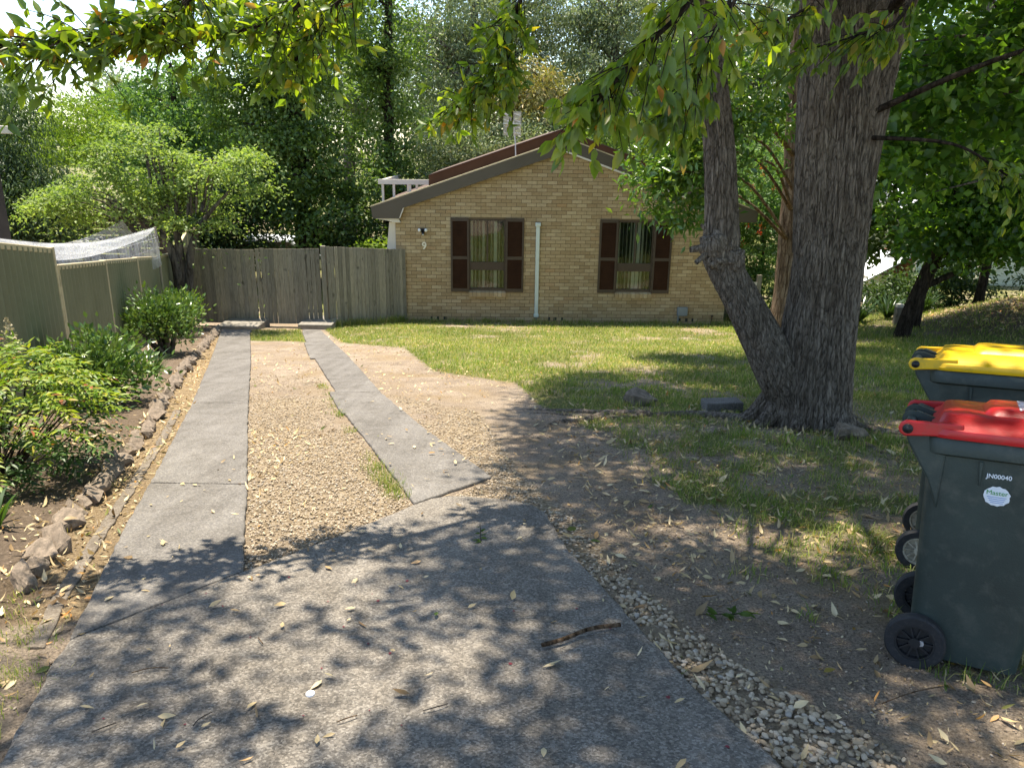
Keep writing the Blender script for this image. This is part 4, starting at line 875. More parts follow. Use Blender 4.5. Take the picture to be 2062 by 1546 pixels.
# ------------------------------------------------------------------ other trees
SB = tree('stringybark_tree', 'tall stringy-barked tree standing just behind the forked trunk', (5.46, 15.0), [(5.5, 15, .2, .50), (5.46, 15, .9, .37), (5.42, 15, 1.63, .30), (5.35, 15, 2.87, .262), (5.33, 15, 3.79, .27), (5.17, 15, 5.94, .25), (5.1, 15, 9, .18), (5, 15, 12, .08)],
     [((2.75, 12.6, 3.85), (.85, .7, .95), 80, 46, .26), ((3.3, 12.9, 5.0), (1.3, 1.0, 1.1), 60, 44, .32), ((5.8, 14.6, 8.8), (2.8, 2.2, 2.0), 60, 34, .6), ((6.4, 14.2, 5.2), (1.3, 1.2, 1.2), 50, 36, .34)], .15, .062, MT['glossy'], MT['bark2'], 3, limbs=22, lr=.03, lf=.12)
MP = empty('maple_tree', (-7.1, 16.2, gz(-7, 16)), 0, 'pale green layered maple spreading above the steel fence', 'tree')
g = np.random.default_rng(9); parts = []; cl = []
lobes_ = [((-8.4, 16.0, 3.05), (1.35, 1.1, .5), 32), ((-7.55, 16.1, 3.75), (1.1, 1.0, .82), 40), ((-6.75, 16.1, 2.9), (.95, .9, .55), 24), ((-5.7, 16.1, 3.6), (.7, .7, .55), 22), ((-9.3, 16, 2.95), (.6, .6, .25), 11)]
for c_, rd_, nn in lobes_:
    for k in range(nn):
        d = rdir(1, .3, g)[0]*g.uniform(.35, 1)**.5; c = np.array(c_)+d*np.array(rd_); cl.append(tuple(c))
        m_ = 150; o_ = g.normal(size=(m_, 3))*np.array([.2, .2, .045])*g.gamma(5.0, .21, (m_, 1)); o_[:, 2] -= .9*(o_[:, 0]**2+o_[:, 1]**2)
        parts.append((c+o_, unit(o_*np.array([1, 1, .2]))))
stems = [[(-7.05, 16.2, 1.0, .14), (-7.15, 16.2, 2.0, .10), (-7.6, 16.1, 2.6, .075), (-8.3, 16.0, 3.0, .04)], [(-7.05, 16.2, 1.2, .12), (-7.0, 16.2, 2.2, .08), (-7.15, 16.1, 3.0, .05), (-7.3, 16.1, 3.9, .025)], [(-6.9, 16.2, 1.2, .1), (-6.75, 16.2, 2.1, .075), (-6.4, 16.2, 2.7, .05), (-5.8, 16.2, 3.3, .025)], [(-7.6, 16.1, 2.6, .05), (-7.9, 16, 3.2, .035), (-8.0, 16, 3.8, .02)]]
for k in range(0, len(cl), 3): e = cl[k]; stems.append([(-7.1+.4*(e[0]+7.1), 16.1, 2.35+.3*(e[2]-2.3), .028), (e[0]*.6-7.1*.4, (e[1]+16.1)/2, e[2]-.15, .016), (*e, .006)])
trunk_mesh('trunk', stems, MT['bark4'], MP, 7); foliage('crown', g, parts, .078, .05, MT['maple'], MP, .15, 1.2)

tree('conifer_tree', 'dark drooping conifer at the left edge behind the netting', (-13.4, 20.5), straight(-13.4, 20.5, 6.2, .22), [((-13.4, 20.5, 3.4), (1.5, 1.4, 3.0), 150, 132, .5), ((-12.6, 20.3, 2.2), (1.7, 1.2, 1.7), 100, 132, .45)], .13, .04, MT['darkleaf'], MT['bark3'], 21, droop=1.2)
tree('feathery_tree', 'round yellow-green feathery tree beyond the maple', (-14.2, 29), straight(-14.2, 29, 4.6, .2), [((-14.2, 29, 4.0), (2.9, 2.4, 2.0), 200, 126, .5)], .15, .05, MT['feather'], MT['bark3'], 22, flat=.35, low=-.3, shell=.3)
tree('liquidambar_tree', 'pale green upright tree behind the feathery tree', (-11.3, 27), straight(-11.3, 27, 6.8, .22), [((-11.3, 27, 4.2), (1.9, 1.9, 3.0), 170, 114, .5)], .145, .09, MT['liquid'], MT['bark3'], 23, shell=.4)
tree('tall_leafy_tree', 'tall dense deep green tree standing above the timber gate', (-6.5, 24.2), straight(-6.5, 24.2, 13, .3), [((-7.1, 24, 6.0), (2.1, 2.1, 4.6), 260, 111, .5), ((-6.0, 24, 3.0), (2.3, 1.8, 2.0), 110, 99, .5)], .14, .085, MT['midleaf'], MT['bark3'], 24, limbs=26, shell=.45)
tree('tall_leafy_tree', 'slender deep green tree just left of the house roof', (-4.3, 26.5), straight(-4.3, 26.5, 13, .2, (.4, 0)), [((-4.4, 26.5, 6.5), (1.5, 1.6, 4.5), 150, 90, .45), ((-3.9, 26, 2.6), (1.2, 1.2, 1.5), 40, 72, .4)], .135, .08, MT['midleaf'], MT['bark3'], 25, limbs=20)
tree('dark_shrub_tree', 'dark thicket tree under the tall trees behind the gate', (-9.2, 23.5), straight(-9.2, 23.5, 3, .12), [((-9.3, 23.5, 2.0), (2.4, 1.5, 1.6), 130, 88, .45)], .15, .07, MT['darkleaf'], MT['bark3'], 26)
tree('dark_shrub_tree', 'dark shrub between the gate and the white pier', (-4.7, 24.0), straight(-4.7, 24, 2.2, .08), [((-4.9, 24, 1.3), (1.1, .9, 1.0), 50, 45, .35)], .17, .08, MT['darkleaf'], MT['bark3'], 27)
tree('sunlit_shrub', 'bright green shrub between the pier and the tree trunks', (-4.0, 22.2), straight(-4.0, 22.2, 1.4, .04), [((-4.0, 22.3, .95), (.75, .6, .75), 40, 45, .25)], .13, .07, MT['feather'], MT['bark3'], 28, cat='shrub')
EG = 'gum trees standing behind the house'
gums = [(-2.6, 31, .26, 1.5, (-2.4, 31, 7.2), (2.4, 2.2, 3.6), 'euc'), (.2, 34, .3, -.8, (-.2, 34, 9.0), (3.0, 2.4, 3.2), 'euc'), (3.4, 33, .26, .8, (3.4, 33, 8.0), (2.8, 2.2, 3.6), 'euc'), (6.6, 34, .28, -.5, (6.4, 34, 7.5), (2.8, 2.3, 4.2), 'euc'), (10.2, 36, .3, .7, (10, 36, 7.6), (3.2, 2.6, 4.6), 'euc'), (-7.8, 37, .3, .5, (-7.8, 37, 9.5), (3.4, 2.6, 4.0), 'euc'), (14.5, 33, .28, .3, (14.5, 33, 6.5), (3.2, 2.5, 4.5), 'midleaf'), (19, 34, .3, 0, (19, 34, 6), (3.4, 2.6, 5), 'midleaf')]
glab = ['leaning grey gum rising left of the antenna', 'tall grey gum directly behind the antenna', 'grey-green gum behind the roof ridge', 'grey-green gum seen behind the hanging leaves', 'gum seen between the forked trunk and the stringybark', 'distant gum showing between the deep green trees', 'green tree behind the weatherboard house', 'far green tree at the right edge']
for k, (x, y, r0, ln, c, rd, mk) in enumerate(gums):
    tree('gum_tree', glab[k], (x, y), straight(x, y, 13, r0, (ln, 0)), [((c[0], c[1], c[2]+.6), (rd[0], rd[1], rd[2]*1.15), 230, 100, .55), ((c[0]+.6, c[1]-1, c[2]-3.2), (rd[0]*.8, rd[1]*.8, 1.6), 70, 90, .5)], .17, .055, MT[mk], MT['bark4'], 40+k, group=EG, limbs=30, droop=.8, flat_n=.2, shell=.6, lr=.06)
tree('tawny_gum', 'gum with tawny yellow new growth above the antenna', (1.0, 29.5), straight(1.0, 29.5, 7, .16), [((.7, 29.5, 6.0), (1.6, 1.4, 1.3), 90, 55, .4), ((1.9, 29.3, 5.0), (1.0, 1.0, .9), 40, 50, .35)], .2, .06, MT['eucy'], MT['bark4'], 61, droop=.7, flat_n=.4)
UG = 'understorey shrubs behind the house roof'
for k, (x, y, c, rd, mk, lab) in enumerate([(-2.2, 27.5, (-2.2, 27.5, 3.6), (1.7, 1.3, 2.0), 'euc', 'grey-green understorey tree left of the roof'), (.4, 28.2, (.4, 28.2, 4.1), (1.8, 1.3, 1.5), 'euc', 'grey-green understorey tree behind the antenna mast'), (3.2, 28, (3.2, 28, 4.0), (1.7, 1.3, 1.6), 'midleaf', 'green understorey tree right of the roof ridge'), (6.2, 27, (6.0, 27, 3.6), (1.9, 1.4, 2.2), 'liquid', 'pale understorey tree right of the roof'), (9, 28, (9, 28, 3.2), (2.1, 1.5, 2.4), 'midleaf', 'green understorey tree behind the stringybark')]):
    tree('understorey_tree', lab, (x, y), straight(x, y, 4, .09), [(c, rd, 120, 84, .42)], .14, .05, MT[mk], MT['bark4'], 80+k, group=UG, limbs=14, droop=.5, flat_n=.5)
bb_ = tree('bottlebrush_shrub', 'tall bright green shrub dotted with red flowers beside the house', (6.6, 20.6), straight(6.6, 20.6, 2.8, .08), [((6.5, 20.6, 2.6), (1.35, 1.1, 2.0), 190, 62, .32), ((6.1, 20.3, .9), (.9, .6, .7), 50, 50, .28)], .115, .045, MT['liquid'], MT['bark3'], 71, cat='shrub', flat_n=.6)
g = np.random.default_rng(5); fp = np.array([6.4, 20.2, 2.6])+rdir(26, 0, g)*np.array([1.2, .9, 1.3])*g.uniform(.7, 1, (26, 1)); k_ = np.repeat(np.arange(26), 14)
foliage('flower', g, [(fp[k_]+g.normal(size=(len(k_), 3))*.04, rdir(len(k_), 0, g))], .07, .02, MT['red'], bb_)
RG = 'broad-leaved trees shading the right side'
tree('star_leaf_tree', 'dark broad-leaved tree with a leaning trunk at the right', (8.5, 16.2), [(8.35, 16.2, -.1, .2), (8.45, 16.2, .8, .16), (8.75, 16.1, 2.2, .14), (9.0, 16, 4.0, .12), (9.3, 15.8, 7, .06)], [((9.4, 14.8, 4.6), (2.6, 2.2, 2.0), 190, 72, .42), ((8.6, 14.6, 2.9), (1.7, 1.3, .75), 75, 61, .34), ((11.2, 15, 3.3), (1.7, 1.5, 1.3), 90, 67, .4)], .14, .105, MT['right'], MT['bark3'], 31, group=RG, limbs=24, lr=.03)
tree('star_leaf_tree', 'broad-leaved tree with bright backlit leaves at the right edge', (6.9, 10.6), [(8.8, 10.4, 1.4, .12), (8.2, 10.5, 4.0, .1), (7.2, 10.4, 5.2, .06), (6.0, 10.4, 5.6, .03)], [((5.6, 10.6, 5.2), (1.7, 1.2, 1.0), 80, 40, .34), ((5.4, 10.6, 4.2), (1.1, .9, .6), 26, 34, .26), ((7.4, 10.4, 5.9), (2, 1.6, 1.2), 70, 36, .4)], .15, .12, MT['right'], MT['bark4'], 32, group=RG, limbs=16, lr=.03)
for k, (x, y, lab, r0) in enumerate([(7.6, 17.4, 'thin dark trunk tree nearest the stringybark', .09), (9.15, 17.2, 'thin dark trunk tree beside the leaning trunk', .1), (14.6, 16.6, 'tree at the right edge rising from the bark mulch', .22), (12.5, 20.5, 'dark tree between the shed and the weatherboard house', .12)]):
    tree('shade_tree', lab, (x, y), straight(x, y, 6, r0, (.3, 0)), [((x+.3, y, 4.3), (1.9, 1.7, 1.7), 110, 46, .42), ((x, y-.3, 2.5), (1.4, 1.0, .6), 34, 40, .34)], .17, .1, MT['midleaf'], MT['bark3'], 90+k, group=RG, limbs=16, lr=.03)
for k, (x, y, lab, rx, rz_) in enumerate([(7.3, 18.9, 'dark low shrub behind the big trunk', 1.0, .6), (10.4, 20.6, 'dark shrub in front of the small shed', .9, .55), (12.2, 21.2, 'dark shrub right of the small shed', 1.3, .8), (15.0, 20.5, 'dark shrub in front of the weatherboard wall', 1.6, .8)]):
    tree('low_shrub', lab, (x, y), straight(x, y, .9, .04), [((x, y, rz_*.9), (rx, .7, rz_), 60, 60, .3)], .13, .06, MT['darkleaf'], MT['bark3'], 120+k, 'shrub', 'low shrubs under the right-hand trees', limbs=6, lr=.02)
# far bush closing the view
g = np.random.default_rng(2); parts = []
for k in range(46):
    x = -46+2.0*k+g.normal(); y = 47+g.uniform(-4, 6); hh = 10.5+4*g.uniform() if x > -11 else 7.4+2.4*g.uniform()
    p, o, _ = clumped(g, (x, y, hh*.5), (2.8, 2.2, hh*.55), 60, 40, .8, .5); parts.append((p, o))
fw = empty('x', (0, 0, 0)); o = foliage('distant_woodland', g, parts, .36, .17, MT['euc'], fw, .4, .5); o.parent = None; bpy.data.objects.remove(fw)
tag(o, 'mass of distant bush closing the view between the trees', 'woodland', kind='stuff')

# ------------------------------------------------------------------ garden bed
def stems_from(base, tips, r0):
    b = np.array(base); return [[(*(b+g.normal(size=3)*[.04, .04, 0]), r0), (*((b+t)/2+g.normal(size=3)*.03), r0*.7), (*t, r0*.3)] for t in tips]
g = np.random.default_rng(31)
b0 = (-3.42, 4.7, gz(-3.42, 4.7)); ND = empty('nandina_bush', b0, 0, 'feathery yellow-green bush in the garden bed nearest the camera', 'bush')
hiP, loP, hiD, loD, tips = [], [], [], [], []
for k in range(640):
    d = rdir(1, .3, g)[0]; r0 = g.uniform(.3, 1)**.45; c = np.array([-3.36, 4.72, b0[2]+.44])+d*r0*np.array([.66, .62, .48])
    if c[2] < b0[2]+.08: c[2] = b0[2]+.08+.1*g.uniform()
    if k < 40: tips.append(c)
    ax_ = unit(np.array([d[0]*1.0+.25*g.normal(), d[1]+.25*g.normal(), .05+.2*g.normal()])); sd = unit(np.cross(ax_, [0, 0, 1]))
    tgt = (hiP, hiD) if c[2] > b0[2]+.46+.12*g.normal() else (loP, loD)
    for q in range(9):
        s = .03+.02*q; side = (-1) ** q
        tgt[0].append(c+ax_*s+np.array([0, 0, -.25*s*s*4])); tgt[1].append(unit(ax_*.55+sd*side*(1 if q < 8 else 0)+np.array([0, 0, -.15+.15*g.normal()])))
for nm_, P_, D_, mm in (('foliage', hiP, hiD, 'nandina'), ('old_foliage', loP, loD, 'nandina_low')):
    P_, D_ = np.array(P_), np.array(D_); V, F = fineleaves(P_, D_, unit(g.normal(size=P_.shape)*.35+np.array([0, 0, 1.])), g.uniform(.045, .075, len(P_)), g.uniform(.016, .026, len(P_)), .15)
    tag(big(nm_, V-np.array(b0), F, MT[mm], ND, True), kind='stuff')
trunk_mesh('stem', stems_from(b0, tips, .008), MT['bark3'], ND, 5)
fs = []; P_ = []
for k in range(220): t = g.uniform(); a = g.uniform(0, 6.3); rr0 = (1-t)*.09*g.uniform()**.5; P_.append((-3.3+math.cos(a)*rr0, 4.9+math.sin(a)*rr0, b0[2]+.86+.24*t))
V, F = leaves(np.array(P_), rdir(220, .5, g), rdir(220, 0, g), .016, .013); tag(big('flower_spray', V-np.array(b0), F, MT['cream_steel'], ND), kind='stuff')
def bushy(name, label, base, c, rd, ncl, per, cr, Ln, Wd, mk, seed, r0=.02, nst=16, cat='bush'):
    g_ = np.random.default_rng(seed); bz = gz(*base); t = empty(name, (*base, bz), 0, label, cat)
    p, o, C = clumped(g_, c, rd, ncl, per, cr, .45, .8, -.6); n = len(p); s = g_.uniform(.7, 1.25, n)
    V, F = fineleaves(p, unit(o+np.array([0, 0, .5])+g_.normal(size=(n, 3))*.45), unit(g_.normal(size=(n, 3))*.7+np.array([0, 0, .6])), Ln*s, Wd*s, -.1)
    tag(big('foliage', V-np.array(t.location), F, MT[mk], t, True), kind='stuff'); globals()['g'] = g_
    trunk_mesh('stem', stems_from((*base, bz), C[:nst], r0), MT['bark4'], t, 6); return t
bushy('jade_plant', 'rounded jade plant with thick glossy leaves in the middle of the bed', (-4.0, 7.35), (-4.08, 7.3, gz(-4, 7.3)+.40), (.46, .42, .40), 190, 17, .12, .062, .034, 'jade', 51, .026, 18)
bushy('garden_shrub', 'small-leaved shrub on a short bare trunk near the timber gate', (-5.3, 11.4), (-5.35, 11.4, gz(-5.3, 11.4)+.56), (.5, .46, .42), 190, 16, .14, .075, .036, 'jade', 52, .05, 10)
bushy('garden_shrub', 'shrub tucked into the corner beside the timber gate', (-6.3, 14.3), (-6.25, 14.2, gz(-6.2, 14.2)+.55), (.38, .36, .36), 70, 16, .15, .085, .036, 'midleaf', 53, .03, 8)
def straps(name, label, x, y, n, ln, wd, mk, seed, spread=.8, cat='plant', group=None):
    g_ = np.random.default_rng(seed); t = empty(name, (x, y, gz(x, y)), 0, label, cat, group); Vs, Fs = [], []; b = 0
    for q in range(n):
        a = g_.uniform(0, 6.28); L_ = ln*g_.uniform(.6, 1.2); out = spread*g_.uniform(.3, 1); sd = np.array([-math.sin(a), math.cos(a), 0]); dr = np.array([math.cos(a), math.sin(a), 0])
        rows = []
        for k in range(6):
            u = k/5; ctr = dr*L_*out*u+np.array([0, 0, L_*(u*1.15-.75*out*u*u)])+dr*.02; w_ = wd*(1-u**2.2)*.5+.0008; rows += [ctr-sd*w_, ctr+sd*w_]
        Vs += rows; Fs += [(b+2*k, b+2*k+1, b+2*k+3, b+2*k+2) for k in range(5)]; b += 12
    tag(big('leaf_tuft', np.array(Vs), np.array(Fs), MT[mk], t, True), kind='stuff'); return t
straps('strap_plant', 'strap-leaved plant at the left edge of the bed', -2.82, 3.75, 12, .36, .035, 'nandina_low', 1, .8)
straps('fern_clump', 'dark strappy clump between the two garden shrubs', -4.7, 9.6, 40, .45, .025, 'strap', 2, 1.0)
AG = 'agapanthus clumps under the right-hand trees'
for k, (x, y, lab) in enumerate([(7.9, 18.6, 'agapanthus clump nearest the big trunk'), (8.7, 19.0, 'agapanthus clump left of the small timber post'), (9.5, 19.2, 'agapanthus clump behind the small timber post'), (10.6, 19.6, 'agapanthus clump right of the small timber post')]):
    straps('agapanthus', lab, x, y, 90, .75, .035, 'strap', 10+k, 1.0, 'plant', AG)
straps('cycad', 'dark spreading cycad on top of the bark mulch', 13.2, 18.3, 130, 1.5, .05, 'strap', 20, 1.1)
tp = empty('timber_bollard', (9.15, 18.0, gz(9.15, 18)), 0, 'small square timber post with a pale cap on the lawn', 'post')
MB().box(-.075, .075, -.07, .07, -.1, .42).build('post', MT['timber'], tp, bevel=.01); MB().box(-.08, .08, -.075, .075, .42, .5).build('cap', MT['white'], tp, bevel=.01)
# edging stones, each its own
import bmesh
protor = []; gs_ = np.random.default_rng(4)
for k in range(9):
    bm = bmesh.new(); pp = rdir(18, 0, gs_)*gs_.uniform(.8, 1.08, (18, 1))
    for p in pp: bm.verts.new(p)
    r_h = bmesh.ops.convex_hull(bm, input=bm.verts); bmesh.ops.subdivide_edges(bm, edges=bm.edges, cuts=3, use_grid_fill=True)
    bmesh.ops.triangulate(bm, faces=bm.faces)
    for v_ in bm.verts: c_ = np.array(v_.co); v_.co = v_.co*float(1+.34*(fbm(c_*1.7+k*5, 3)-.5)+.16*(fbm(c_*6+k, 2)-.5))
    me = bpy.data.meshes.new('edging_stone'); bm.to_mesh(me); bm.free(); me.materials.append(MT['stone']); protor.append(me)
bl_ = np.array(BED); sl_ = np.concatenate([[0], np.cumsum(np.hypot(*np.diff(bl_, axis=0).T))]); s = 0.0; k = 0; spots = []
while s < sl_[-1]:
    x, y = np.interp(s, sl_, bl_[:, 0]), np.interp(s, sl_, bl_[:, 1]); L_ = random.uniform(.085, .155)
    if not (.55 < s < .75): spots.append((x+random.uniform(-.03, .03), y, L_))
    s += L_*1.2+random.uniform(0, .02)
for k, (x, y, L_) in enumerate(spots):
    o = bpy.data.objects.new('edging_stone', protor[k % 9]); COL.objects.link(o); h_ = L_*random.uniform(.55, .8)
    o.location = (x, y, gz(x, y)+h_*.35); o.scale = (L_*.62, L_*1.0, h_); o.rotation_euler = (random.uniform(-.2, .2), random.uniform(-.2, .2), R(18)+random.uniform(-.4, .4))
    ords = ['nearest', 'second', 'third', 'fourth', 'fifth', 'sixth', 'seventh', 'eighth', 'ninth', 'tenth', 'eleventh', 'twelfth', 'thirteenth', 'fourteenth', 'fifteenth', 'sixteenth']
    lab = ('edging stone nearest the camera in the row along the garden bed' if k == 0 else '%s edging stone from the camera in the row along the garden bed' % ords[k]) if k < 16 else ('small brown edging stone beside the jade plant in the middle of the bed' if y < 9.5 else 'small brown edging stone in the far part of the row towards the gate')
    tag(o, lab, 'stone', 'stones edging the garden bed')
for nm_, lab, x, y, sc, k in (('rock', 'pale weathered rock in the grass left of the trunk', 1.38, 8.0, (.2, .15, .15), 2), ('rock', 'brown rock wedged against the foot of the big trunk', 3.0, 6.42, (.17, .13, .14), 4)):
    o = bpy.data.objects.new(nm_, protor[k].copy()); COL.objects.link(o); o.location = (x, y, gz(x, y)+.06); o.scale = sc; tag(o, lab, 'rock')
o = MB().box(-.2, .2, -.1, .1, -.03, .13).build('concrete_block', MT['strip'], None, bevel=.012); o.location = (2.22, 7.72, gz(2.3, 7.8)); o.rotation_euler = (0, 0, .12); tag(o, 'grey concrete block lying beside the roots of the big tree', 'block')

# ------------------------------------------------------------------ grass, gravel, leaf litter
def blades(P, h, wd, g_, lean=.5):
    n = len(P); a = g_.uniform(0, 2*np.pi, n); sd = np.stack([np.cos(a), np.sin(a), np.zeros(n)], 1); b = a+g_.normal(size=n)*.6+1.57; dr = np.stack([np.cos(b), np.sin(b), np.zeros(n)], 1)
    h = np.broadcast_to(h, (n,))[:, None]; wd = np.broadcast_to(wd, (n,))[:, None]; le = lean*g_.uniform(.2, 1.4, (n, 1)); up = np.array([0, 0, 1.])
    mid = P+up*h*.55+dr*h*le*.3; tip = P+up*h*(1-.25*le)+dr*h*le
    V = np.stack([P-sd*wd/2, P+sd*wd/2, mid+sd*wd*.4, mid-sd*wd*.4, tip], 1); q = np.arange(n)[:, None]*5
    return V.reshape(-1, 3), np.concatenate([q+np.array([[0, 1, 2]]), q+np.array([[0, 2, 3]]), q+np.array([[3, 2, 4]])], 0)
g = np.random.default_rng(8)
STRIPS = [[*LSTRIP_L, *LSTRIP_R[::-1]], [*RL, *RR[::-1]], APRON]
def on_conc(x, y): return inpoly(x, y, STRIPS[0]) | inpoly(x, y, STRIPS[1]) | inpoly(x, y, STRIPS[2])
def scatter(n, x0, x1, y0, y1, f):
    x, y = g.uniform(x0, x1, n), g.uniform(y0, y1, n); k = (g.uniform(size=n) < f(x, y)) & ~on_conc(x, y); x, y = x[k], y[k]
    bx_ = np.interp(y, [p[1] for p in BED], [p[0] for p in BED]); inb = (x < bx_-.02) & (y > 3) & (y < 16.2) & (x > -8)
    return np.stack([x, y, gsurf(x, y)-.002+np.where(inb, .06, 0)], 1)
def far_lawn(x, y): return inpoly(x, y, LAWN)*np.clip((n2(x, y, 1.6, 3)-.26)*5, .06, 1)
def near_lawn(x, y): return inpoly(x, y, LAWN)*np.clip((n2(x, y, 2.8, 9)-.36)*6, .05, 1)*np.clip((n2(x, y, 6, 14)-.25)*3, .15, 1)
sets = []
A = scatter(125000, -4.3, 8, 8.5, 18.7, far_lawn); sets.append(blades(A, g.uniform(.03, .085, len(A)), g.uniform(.005, .010, len(A)), g, .8))
A = scatter(42000, 5, 13, 8.5, 21, far_lawn); sets.append(blades(A, g.uniform(.04, .12, len(A)), g.uniform(.007, .012, len(A)), g, .8))
A = scatter(120000, .2, 6.5, 2.0, 9, near_lawn); sets.append(blades(A, g.uniform(.02, .075, len(A)), g.uniform(.003, .006, len(A)), g, 1.0))
A = scatter(9000, -5.7, -3.5, 13.6, 16.5, lambda x, y: inpoly(x, y, MID)*.9); sets.append(blades(A, g.uniform(.03, .08, len(A)), g.uniform(.005, .009, len(A)), g, .8))
def tufts(c, n, rad, hmin, hmax, wd=.005, lean=.7):
    c = np.array(c); k = np.repeat(np.arange(len(c)), n); p = c[k]+g.normal(size=(len(k), 2))*rad; sets.append(blades(np.stack([p[:, 0], p[:, 1], gz0(p[:, 0], p[:, 1])-.003], 1), g.uniform(hmin, hmax, len(k)), wd, g, lean))
t_ = g.uniform(0, 1, 60); tufts(np.stack([-4.1+1.5*t_, 17.0+1.4*t_], 1), 26, .06, .06, .28, .007)            # along the paling fence
t_ = g.uniform(0, 1, 120); tufts(np.stack([-2.6+8*t_, 18.42+.24*t_], 1), 16, .06, .05, .17, .007)               # along the brick wall
t_ = g.uniform(4.6, 9, 26); tufts(np.stack([[cut(RL, t)[0]-.06 for t in t_], t_], 1), 22, .035, .02, .07, .004)  # left edge of the right strip
tufts([(-.78, 4.65), (-.85, 4.85), (-.72, 4.55), (-.95, 5.05), (-.8, 4.75), (-1.0, 5.2), (-.9, 4.95)], 60, .045, .03, .10, .004)
tufts([(-2.35, 3.42), (-2.2, 3.0), (-2.12, 2.85), (-1.78, 2.35), (-1.72, 2.2), (-1.85, 2.3), (-1.68, 2.05), (-1.95, 2.6), (-1.8, 2.15)], 30, .035, .02, .07, .003)
tufts(np.stack([g.uniform(-2.2, -1.62, 40), g.uniform(1.7, 2.75, 40)], 1), 18, .04, .015, .06, .003)
tufts(np.stack([g.uniform(-3.4, -2.3, 24), g.uniform(2.6, 4.2, 24)], 1), 16, .04, .02, .07, .003)
tufts([(1.7, 2.42), (1.8, 2.38), (1.95, 2.3), (2.05, 2.25), (1.62, 2.46), (1.3, 2.9)], 26, .025, .03, .09, .004)
tufts([(1.12, 8.02), (1.25, 7.85), (1.5, 7.95), (3.0, 6.2), (2.7, 6.2), (2.4, 6.3), (3.3, 6.3), (2.1, 6.5), (1.7, 7.5)], 70, .07, .05, .15, .005)
tufts(np.stack([g.uniform(1, 5, 90), g.uniform(3.2, 9, 90)], 1), 26, .05, .03, .10, .004)
V, F = join(sets); big('lawn_grass', V, F, MT['grass'], None).update_tag(); tag(bpy.data.objects['lawn_grass'], 'patchy green lawn grass with dry straw blades', 'grass', kind='stuff')
A = scatter(52000, -4, 8, 7, 18.6, lambda x, y: inpoly(x, y, LAWN)*np.maximum(np.clip((n2(x, y, .8, 33)-.44)*5, .08, .95), np.clip(1.3-np.hypot((x-2.6)/2.6, (y-11.6)/1.3), 0, 1))); V, F = blades(A, g.uniform(.02, .06, len(A)), g.uniform(.005, .01, len(A)), g, 1.4)
tag(big('dry_grass', V, F, MT['grass_dry'], None), 'straw coloured dry grass in the lawn', 'grass', kind='stuff')
# seeding stalks by the wall
A = np.stack([g.uniform(-4, 5.1, 46), np.zeros(46), np.zeros(46)], 1); A[:, 1] = np.where(A[:, 0] < -2.6, 17.0+(A[:, 0]+4.1)*.93, 18.35+.03*A[:, 0])-g.uniform(0, .15, 46); A[:, 2] = gz0(A[:, 0], A[:, 1]); V, F = blades(A, g.uniform(.2, .5, 46), .006, g, .35)
tag(big('seeding_grass', V, F, MT['grass_dry'], None), 'tall seeding grass stalks along the wall and fence', 'grass', kind='stuff')
# pebbles
ico = [(0, .526, .851), (0, -.526, .851), (0, .526, -.851), (0, -.526, -.851), (.526, .851, 0), (-.526, .851, 0), (.526, -.851, 0), (-.526, -.851, 0), (.851, 0, .526), (-.851, 0, .526), (.851, 0, -.526), (-.851, 0, -.526)]
icf = [(0, 1, 8), (0, 9, 1), (0, 5, 9), (0, 4, 5), (0, 8, 4), (1, 9, 7), (1, 7, 6), (1, 6, 8), (2, 3, 11), (2, 10, 3), (2, 4, 10), (2, 5, 4), (2, 11, 5), (3, 7, 11), (3, 6, 7), (3, 10, 6), (4, 8, 10), (5, 11, 9), (6, 10, 8), (7, 9, 11)]
def subdiv(v_, f0):
    v_ = [np.array(p) for p in v_]; c = {}; out = []
    def md(a, b):
        k = (min(a, b), max(a, b))
        if k not in c: p = v_[a]+v_[b]; v_.append(p/np.linalg.norm(p)); c[k] = len(v_)-1
        return c[k]
    for a, b, d in f0: x, y, z = md(a, b), md(b, d), md(d, a); out += [(a, x, z), (b, y, x), (d, z, y), (x, y, z)]
    return v_, out
def pebbles(P, size, base):
    bv, bf = np.array(base[0]), np.array(base[1]); n = len(P); a = g.uniform(0, 6.28, n); s = np.stack([size*g.uniform(.8, 1.35, n), size*g.uniform(.6, .95, n), size*g.uniform(.4, .65, n)], 1)
    v_ = bv[None]*s[:, None]*(1+.12*(g.uniform(size=(n, len(bv), 1))-.5)); ca, sa = np.cos(a)[:, None], np.sin(a)[:, None]; x = v_[..., 0]*ca-v_[..., 1]*sa; y = v_[..., 0]*sa+v_[..., 1]*ca
    V = np.stack([x, y, v_[..., 2]+.1*x*g.normal(size=(n, 1))], -1)+P[:, None]; return V.reshape(-1, 3), (np.arange(n)[:, None, None]*len(bv)+bf[None]).reshape(-1, 3)
def grav_f(x, y): return (inpoly(x, y, GRAV_A) | inpoly(x, y, GRAV_B))*np.clip((n2(x, y, 1.3, 6)-.2)*4.5, .04, 1)*np.clip((9.8-y)/3, .12, 1)
A = scatter(24000, -.6, 2.0, 1.5, 4.3, lambda x, y: grav_f(x, y)*np.clip((n2(x, y, 5, 70)-.2)*2.6, .15, .9)); fine = subdiv(ico, icf); sets = []
A[:, 2] += g.uniform(.0, .014, len(A)); nr = A[:, 1] < 3.3; sets.append(pebbles(A[nr], g.uniform(.006, .0155, nr.sum()), fine)); sets.append(pebbles(A[~nr], g.uniform(.006, .013, (~nr).sum()), (ico, icf)))
A = scatter(60000, -3.6, .2, 3.2, 10, grav_f); A[:, 2] += g.uniform(0, .014, len(A)); sets.append(pebbles(A, g.uniform(.0045, .0105, len(A)), (ico, icf)))
